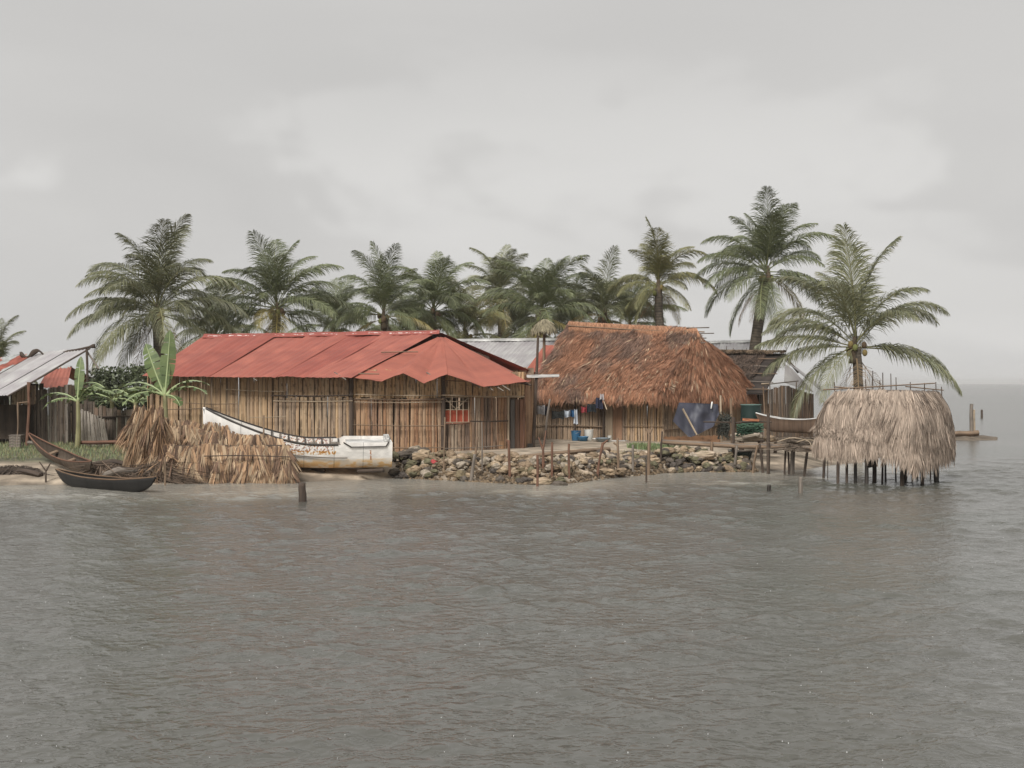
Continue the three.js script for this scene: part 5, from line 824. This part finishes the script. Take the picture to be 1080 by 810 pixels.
// ---------------------------------------------------------------- rock wall along the shore: every stone a part
{
  const r = rng(77), geos = []; for (let k = 0; k < 9; k++) { const g = new THREE.IcosahedronGeometry(0.5, 3), p = g.attributes.position, v = V(); for (let i = 0; i < p.count; i++) { v.fromBufferAttribute(p, i); const n = 0.5 + 1.05 * fbm(v.x * 2.6 + k * 9, v.y * 2.6, v.z * 2.6, 3) + 0.16 * (noise(v.x * 9, v.y * 9 + k, v.z * 9) - 0.5); v.multiplyScalar(n); v.y *= 0.72; v.x *= 1.1; p.setXYZ(i, v.x, v.y, v.z); } g.computeVertexNormals(); geos.push(g); }
  const stoneTex = tex(128, 128, (u, v) => { const b = fbm(u * 7, v * 7, 2, 4), s = noise(u * 30, v * 30, 5); const c = 0.84 + 0.5 * (b - 0.45) + 0.16 * (s - 0.5); return [c, c * 0.98, c * (0.93 + 0.1 * b)]; });
  const ms = [[0.5, 0.4, 0.265], [0.42, 0.325, 0.21], [0.56, 0.465, 0.335], [0.31, 0.235, 0.15], [0.22, 0.18, 0.105], [0.42, 0.37, 0.285]].map(c => mat(...c, { map: stoneTex, bumpMap: fineTex, bumpScale: 0.015, roughness: 0.92 })), dark = [[0.13, 0.11, 0.085], [0.17, 0.16, 0.09], [0.1, 0.085, 0.07]].map(c => mat(...c, { map: stoneTex, roughness: 0.85 }));
  const wall = (label, x0, x1, n, o) => {
    const t = thing('rock_wall', label, 'rock wall', 'shore rocks');
    for (let i = 0; i < n; i++) {
      const x = mix(x0, x1, r()), s = mix(o.from(x), o.wide, Math.pow(r(), 0.9)), z = -(shoreAt(x) + s), sz = rr(r, 0.12, 0.3) * (o.k ?? 1), g = Math.max(-0.08, landY(x, z)), h = Math.min(o.high, Math.max(0, 0.12 + s * 0.3)) * r(), isDark = r() < (s < 0.2 ? 0.7 : o.dark); if (stakeSpots.some(q => Math.abs(q.x - x) < sz * 0.7 && z > q.z - 0.1)) continue;
      const m = part('stone', geos[(r() * 9) | 0], isDark ? dark[(r() * 3) | 0] : ms[(r() * 6) | 0], t); m.position.set(x, g + h * 0.9 + sz * 0.12, z); m.rotation.set(rr(r, -0.4, 0.4), r() * 6.28, rr(r, -0.4, 0.4)); m.scale.set(sz * rr(r, 0.8, 1.35), sz * rr(r, 0.7, 1.1), sz);
    }
    base(t, V((x0 + x1) / 2, 0.1, -(shoreAt((x0 + x1) / 2) + 0.6)));
  };
  wall('pile of mossy dark stones beside the stern of the white boat', -3.35, -2.3, 46, { from: x => -0.1, wide: 1.7, high: 0.3, dark: 0.7, k: 1.15 });
  wall('bank of pale coral stones in front of the red house', -2.4, 1.5, 290, { from: x => -0.15, wide: 1.8, high: 0.18, dark: 0.12 });
  wall('stony bank in front of the thatched house below the washing line', 1.2, 4.4, 230, { from: x => x < 3 ? 0.75 : 0.3, wide: 1.9, high: 0.1, dark: 0.25 });
  wall('dark stone bank below the blue tarpaulin', 4.2, 7.0, 210, { from: x => -0.1, wide: 1.6, high: 0.26, dark: 0.55 });
  // small rubble between the stones, toned dark to put shade into the gaps
  const cnt = 2600, inst = new THREE.InstancedMesh(geos[2], ms[1], cnt), q = new THREE.Object3D(); for (let i = 0; i < cnt; i++) { const x = mix(-3.2, 7.2, r()), s = rr(r, -0.2, 1.8), z = -(shoreAt(x) + s), sz = rr(r, 0.04, 0.13); q.position.set(x, landY(x, z) + 0.02, z); q.rotation.set(r() * 6, r() * 6, r() * 6); q.scale.setScalar(sz); q.updateMatrix(); inst.setMatrixAt(i, q.matrix); const k = rr(r, 0.25, 0.85); inst.setColorAt(i, col(k, k * 0.97, k * 0.93)); }
  inst.name = 'shore_rubble'; inst.userData = { kind: 'stuff', label: 'small stone rubble scattered between the shore rocks', category: 'rubble' }; shade(inst); scene.add(inst);
  // loose boulders
  const boulder = (px, py, d, s, m, label) => { const o = single('boulder', geos[(px * 7) % 9 | 0], m, label, 'boulder', 'loose boulders'), p = at(px, py, d); o.position.copy(p); o.scale.set(s * 1.3, s * 0.75, s); o.rotation.y = px; };
  boulder(572, 508, 36.0, 0.34, ms[0], 'pale boulder at the foot of the outermost short stake'); boulder(590, 510.5, 35.7, 0.26, dark[0], 'dark flat boulder at the water edge right of the pale one'); boulder(612, 499, 37.6, 0.36, ms[2], 'pale boulder between two brown stakes below the buckets'); boulder(640, 498, 38.4, 0.4, ms[1], 'tan boulder beside the leaning stake'); boulder(655, 497, 38.6, 0.38, ms[3], 'brown boulder behind the dark straight stake'); boulder(744, 480, 41.6, 0.5, ms[2], 'largest pale boulder under the left end of the walkway'); boulder(788, 460, 43.5, 0.6, ms[5], 'grey boulder behind the walkway under the green net'); boulder(812, 463, 43.2, 0.42, ms[3], 'brown boulder under the propped canoe');
  boulder(101, 494, 36.4, 0.3, ms[2], 'pale small boulder beside the weathered canoe');
  boulder(1013, 462.5, 65.5, 0.8, ms[1], 'yellowish boulder on the far sand spit');
}
{ // far sand spit with a log
  const g = shell(30, 8, (u, v) => { const a = mix(990, 1052, u), d = mix(63.4, 68, v); const p = V(xAt(a, d), 0, -d); p.y = 0.16 * Math.sin(Math.PI * v) * Math.pow(Math.sin(Math.PI * clamp(u * 0.8 + 0.15)), 0.7) * (0.8 + 0.5 * noise(u * 9, v * 4)) - 0.03; return p; }, 0.05);
  struct('sand_spit', g, mat(0.2, 0.155, 0.11, { map: blotRep, roughness: 0.95 }));
  single('spit_log', pole([at(996, 458.5, 65), at(1012, 457.5, 65), at(1032, 456.5, 65)], 0.12, 0.15, { n: 10 }), M.wood, 'thick brown log lying on the far sand spit', 'log');
}

// ---------------------------------------------------------------- tall pole, washing line, buckets and other small things in the yard
{
  const t = thing('tall_pole', 'tall dark pole with a whitish plank tied across, between the two houses', 'pole'), d = 42.6;
  part('shaft', pole([at(562, 476, d), at(565, 415, d), at(568, 354, d)], 0.06, 0.035, { seed: 3, n: 12 }), M.woodDark, t);
  const pl = part('plank', new THREE.BoxGeometry(1.02, 0.09, 0.05), M.white, t); pl.position.copy(at(572, 396.5, d)).add(V(0, 0, 0.09)); pl.rotation.z = 0.02;
  const bx = part('foot_block', new THREE.BoxGeometry(0.16, 0.19, 0.14), M.wetWood, t); bx.position.copy(at(559, 471, d)).add(V(0, 0, 0.05)); base(t, at(562, 476, d));
}
const linePts = [at(557, 424, 45.5), at(575, 430, 46), at(596, 432.5, 46.3), at(618, 429, 46.4), at(638, 415, 46.6)], lineC = new THREE.CatmullRomCurve3(linePts);
single('washing_line', pole(linePts, 0.007, 0.007, { n: 30, rad: 5, crook: 0 }), M.rope, 'thin washing line strung from the pole to the thatched eave', 'line');
single('line_prop', pole([at(574, 478, 45.6), at(576, 450, 45.8), at(580, 421, 46.1)], 0.045, 0.03, { seed: 6, n: 8 }), M.woodGrey, 'crooked grey prop pole holding up the washing line', 'pole');
single('line_prop', pole([at(640, 432, 46.2), at(635, 418, 46.5)], 0.018, 0.015, { seed: 7 }), M.woodPale, 'short pale stick holding the washing line at the eave', 'pole');
function garment(px0, px1, py0, py1, d, c, label, o = {}) {
  const r = rng(Math.round(px0 * 3)), a = at(px0, py0, d), b = at(px1, py1, d), ph = r() * 6, taper = o.taper ?? 0;
  const g = shell(12, 8, (u, v) => V(mix(a.x, b.x, mix(u, 0.5, taper * Math.abs(v - (o.waist ?? 1)) * (o.waist !== undefined ? 1 : 1))), mix(a.y, b.y, v) - 0.03 * Math.sin(u * Math.PI) * (1 - v) + (o.hem ?? 0.02) * Math.sin(u * 7 + ph) * v, a.z + 0.05 * Math.sin(u * 9 + ph) * (0.4 + v) + 0.02 * Math.sin(u * 23 + ph)), 0.012);
  single(o.name ?? 'hung_garment', g, mat(...c, { map: blotRep, roughness: 0.9 }), label, 'clothing', 'washing on the line');
}
garment(554.5, 560, 421, 434, 45.4, [0.62, 0.6, 0.55], 'off-white cloth hung beside the tall dark pole', { taper: 0.3 });
garment(566, 574.5, 427, 437, 46, [0.33, 0.32, 0.32], 'grey garment on the line next to the tall pole');
garment(574.5, 578, 428, 439, 46.05, [0.03, 0.03, 0.05], 'narrow navy garment left of the crooked prop');
garment(582, 595, 433, 441.5, 46.2, [0.018, 0.02, 0.018], 'wide black towel on the washing line');
garment(595, 601, 432.5, 440, 46.3, [0.55, 0.6, 0.66], 'small pale blue cloth beside the black towel');
garment(601, 606, 432, 439.5, 46.3, [0.03, 0.12, 0.27], 'small bright blue cloth in the middle of the line', { taper: 0.5 });
garment(605, 609.5, 431.5, 447, 46.35, [0.62, 0.66, 0.72], 'long white strip of cloth hanging lowest on the line', { taper: 0.4 });
garment(613, 618.5, 428.5, 435, 46.4, [0.42, 0.06, 0.07], 'small red cloth on the washing line');
garment(618, 629, 425.5, 434.5, 46.45, [0.018, 0.024, 0.03], 'dark bunched shirt right of the red cloth', { taper: 0.3 });
garment(627.5, 636, 419, 431, 46.5, [0.03, 0.035, 0.07], 'navy shirt high on the line by the eave', { taper: 0.3 });
garment(632.5, 637, 415, 421.5, 46.4, [0.6, 0.55, 0.55], 'small white cloth topmost on the line under the thatch', { taper: 0.4 });
function bucket(name, px, py, d, r0, r1, h, c, label, cat = 'bucket', handle = true) {
  const p = at(px, py, d); p.y = groundAt(p.x, -d) + 0.01; const t = thing(name, label, cat, null, p), prof = [[0, 0.012], [r0, 0.012], [r1, h], [r1 + 0.015, h], [r1 + 0.015, h - 0.02], [r1 + 0.004, h - 0.025], [r0 + 0.008, 0], [0, 0]].map(([x, y]) => new THREE.Vector2(x, y));
  part('body', new THREE.LatheGeometry(prof, 24), mat(...c, { roughness: 0.45, side: THREE.DoubleSide }), t);
  if (handle) { const hd = part('handle', new THREE.TorusGeometry(r1 + 0.005, 0.006, 6, 18, Math.PI), mat(0.4, 0.4, 0.4, { roughness: 0.4 }), t); hd.position.y = h - 0.03; hd.rotation.set(1.9, 0.4, 0); }
  return t;
}
bucket('blue_bucket', 607.5, 465, 46.8, 0.13, 0.16, 0.33, [0.035, 0.14, 0.27], 'blue plastic bucket standing before the thatched house');
bucket('blue_basin', 615, 465.5, 46.5, 0.12, 0.17, 0.15, [0.04, 0.16, 0.3], 'low blue basin between the blue and the white bucket', 'basin', false);
bucket('white_bucket', 621, 465, 46.9, 0.135, 0.15, 0.36, [0.68, 0.67, 0.62], 'white plastic bucket standing before the thatched house');
bucket('grey_basin', 636, 466, 46.2, 0.14, 0.24, 0.13, [0.16, 0.2, 0.23], 'wide grey-blue basin right of the white bucket', 'basin', false);
bucket('white_jar', 643, 465.5, 46.2, 0.05, 0.055, 0.2, [0.6, 0.6, 0.56], 'narrow whitish jar beside the grey-blue basin', 'jar', false);
bucket('white_bowl', 628, 465.5, 46.5, 0.05, 0.09, 0.1, [0.7, 0.69, 0.66], 'small white bowl between white bucket and grey basin', 'bowl', false);
{ // blue tarpaulin hung on the end wall
  const t = thing('blue_tarpaulin', 'dark blue tarpaulin hung under the thatched eave', 'tarpaulin');
  const outl = [[717, 424.5], [756, 426], [758, 436], [752, 449], [727, 461], [710, 444.5]], c = at(734, 441, 45.7);
  const ringP = u => { const f = u * 6, i = Math.floor(f) % 6, q = f - Math.floor(f), a = outl[i], b = outl[(i + 1) % 6]; return at(mix(a[0], b[0], q), mix(a[1], b[1], q), 45.75); };
  const low = [[709.5, 444], [727, 461.5], [741, 456], [752, 450], [758.5, 437]], lowAt = u => { const f = clamp(u) * 4, i = Math.min(3, f | 0), q = f - i; return at(mix(low[i][0], low[i + 1][0], q), mix(low[i][1], low[i + 1][1], q), 45.75); };
  part('sheet', shell(30, 14, (u, v) => { const p = at(mix(716, 757, u), mix(424.5, 426, u), 45.75).lerp(lowAt(u), v); p.z += 0.05 * Math.sin(u * 15 + v * 3) * (0.3 + v) + 0.11 * (fbm(p.x * 3, p.y * 1.6, 2, 3) - 0.5) * 2; return p; }, 0.012), mat(0.085, 0.09, 0.125, { roughness: 0.5, map: blotRep }), t);
  part('prop_stick', pole([at(720, 431, 45.3), at(735, 458.5, 45.2)], 0.03, 0.028, { rad: 6 }), M.woodPale, t);
  part('tie', pole([at(751, 424, 45.7), at(750, 431, 45.6)], 0.03, 0.02, { rad: 6 }), M.white, t);
  base(t, at(734, 461, 45.8));
}
function net(name, label, S, n, c, r0, seed) {
  const r = rng(seed), gs = []; for (let i = 0; i < n; i++) { let p = S(r(), r()); const pts = [p]; for (let k = 0; k < 4; k++) { const q = S(r(), r()); p = p.clone().lerp(q, 0.35).add(V(0, 0, rr(r, -0.06, 0.1))); pts.push(p); } gs.push(pole(pts, r0, r0, { n: 12, rad: 4, crook: 0, cap: false })); }
  const o = single(name, mergeGeometries(gs), mat(...c, { roughness: 0.8 }), label, 'net'); return o;
}
net('dark_net', 'tangled dark fishing net hung on the post beside the tarpaulin', (u, v) => at(mix(755, 772, u), mix(434, 464, v), 46.2), 90, [0.05, 0.055, 0.045], 0.013, 5);
net('green_net', 'bunched green fishing net hung on the walkway rail', (u, v) => at(mix(776, 806, u), mix(446, 461 - 6 * u, v), 42.7), 220, [0.045, 0.1, 0.06], 0.014, 6);
{
  const p = at(792, 447, 44.6), t = thing('green_drum', 'dark green water drum behind the walkway rail', 'drum', null, p); t.position.y = groundAt(p.x, -44.6) + 0.45;
  const h = yAt(427, 44.6) - t.position.y, R = 0.32, prof = [[0, 0], [R, 0], [R, h * 0.3], [R + 0.012, h * 0.32], [R, h * 0.34], [R, h * 0.64], [R + 0.012, h * 0.66], [R, h * 0.68], [R, h - 0.03], [R + 0.012, h - 0.015], [R, h], [0, h]].map(a => new THREE.Vector2(...a));
  part('body', new THREE.LatheGeometry(prof, 28), mat(0.013, 0.032, 0.028, { roughness: 0.4 }), t); const lid = part('rim', new THREE.TorusGeometry(R, 0.02, 8, 28), mat(0.1, 0.16, 0.14), t); lid.rotation.x = Math.PI / 2; lid.position.y = h;
  const ds = thing('drum_stand', 'low dark wooden stand carrying the green drum', 'stand', null, V(p.x, 0.4, p.z)), sh = t.position.y - 0.4;
  for (const z of [-0.2, 0.2]) part('beam', pole([V(-0.4, sh - 0.05, z), V(0.4, sh - 0.05, z)], 0.05, 0.05, {}), M.woodDark, ds);
  for (const s of [-0.3, 0.3]) for (const z of [-0.2, 0.2]) part('leg', pole([V(s, -0.2, z), V(s, sh - 0.08, z)], 0.05, 0.05, {}), M.woodDark, ds);
  const ol = single('orange_plank', new THREE.BoxGeometry(0.5, 0.075, 0.06), mat(0.5, 0.2, 0.1, { map: blotRep }), 'orange painted plank tied to the walkway rail', 'plank'); ol.position.copy(at(791.5, 443.5, 42.2)).add(V(0, 0.02, 0.06)); ol.rotation.z = -0.05;
}
{ // small dark boat end under the walkway
  dugout('small_skiff', 'small dark skiff tucked under the left part of the walkway', at(790, 487, 42.0).setY(0.22), at(772, 489, 43.2).setY(0.2), 0.6, 0.3, mat(0.025, 0.04, 0.035, { roughness: 0.5 }), { rise: 0.05, seats: [] });
  const p = at(458, 491, 38.4); const s = single('red_scrap', shell(5, 3, (u, v) => V(u * 0.18 - 0.09, 0.04 * Math.sin(u * 5 + v * 3), v * 0.1), 0.012), mat(0.42, 0.07, 0.07), 'scrap of red plastic lying among the pale stones', 'litter'); s.position.copy(p); s.position.y += 0.14; s.rotation.x = 0.5;
}

// ---------------------------------------------------------------- grass and low growth
{
  const blade = geoFrom([-0.006, 0, 0, 0.006, 0, 0, 0.004, 0.6, 0.1, -0.004, 0.6, 0.1, 0, 1, 0.32], [0, 1, 2, 0, 2, 3, 3, 2, 4]);
  const lawn = (n, pick, c, lo, hi, name, label, seed) => { const r = rng(seed), im = new THREE.InstancedMesh(blade, new THREE.MeshStandardMaterial({ color: 0xffffff, roughness: 0.8 }), n), q = new THREE.Object3D(); for (let i = 0; i < n; i++) { let [x, z] = pick(r); const h = rr(r, lo, hi); q.position.set(x, landY(x, z) - 0.01, z); q.rotation.set(0, r() * 6.28, 0); q.scale.set(h * 14, h, h); q.updateMatrix(); im.setMatrixAt(i, q.matrix); const k = rr(r, 0.7, 1.35), y = r(); im.setColorAt(i, col(c[0] * k * mix(0.8, 1.3, y), c[1] * k, c[2] * k)); } im.name = name; im.userData = { kind: 'stuff', label, category: 'grass' }; shade(im); scene.add(im); };
  const inGrass = r => { for (; ;) { const x = rr(r, -21, -7.0), z = -rr(r, 38.3, 45); if (fbm(x * 0.8, z * 0.8, 5, 3) + 0.15 * (-z - 38.6) > 0.36) return [x, z]; } };
  lawn(16000, inGrass, [0.2, 0.225, 0.115], 0.05, 0.14, 'grass', 'short green grass behind the sand at the left', 9);
  lawn(2600, r => { const a = r() * 6.28, q = Math.sqrt(r()); return [xAt(694, 43.3) + Math.cos(a) * q * 0.95, -43.4 + Math.sin(a) * q * 0.55]; }, [0.17, 0.22, 0.1], 0.06, 0.2, 'green_weeds', 'low green weeds on the bank below the thatched house', 10);
  lawn(900, r => [rr(r, -3.2, 6.8), 0].map((v, i, a) => i ? -(shoreAt(a[0]) + rr(r, 1.6, 2.6)) : v), [0.2, 0.2, 0.1], 0.05, 0.14, 'bank_weeds', 'sparse dry weeds along the top of the stone bank', 11);
}

{ // splashes of raindrops on the near water
  const r = rng(404), n = 800, g = new THREE.SphereGeometry(1, 6, 5), im = new THREE.InstancedMesh(g, new THREE.MeshPhysicalMaterial({ color: 0xffffff, roughness: 0.1, transmission: 0.5, thickness: 0, ior: 1.33 }), n), q = new THREE.Object3D();
  for (let i = 0; i < n; i++) { const d = rr(r, 8.5, 34), s = rr(r, 0.0015, 0.0038); q.position.set(rr(r, -0.5, 0.5) * d * 0.95, rr(r, 0.0, 0.05), -d); q.scale.set(s, s * rr(r, 0.8, 2), s); q.updateMatrix(); im.setMatrixAt(i, q.matrix); }
  im.name = 'rain_splashes'; im.userData = { kind: 'stuff', label: 'tiny splashes of raindrops on the sea', category: 'water drops' }; shade(im); scene.add(im);
}
renderer.render(scene, camera);
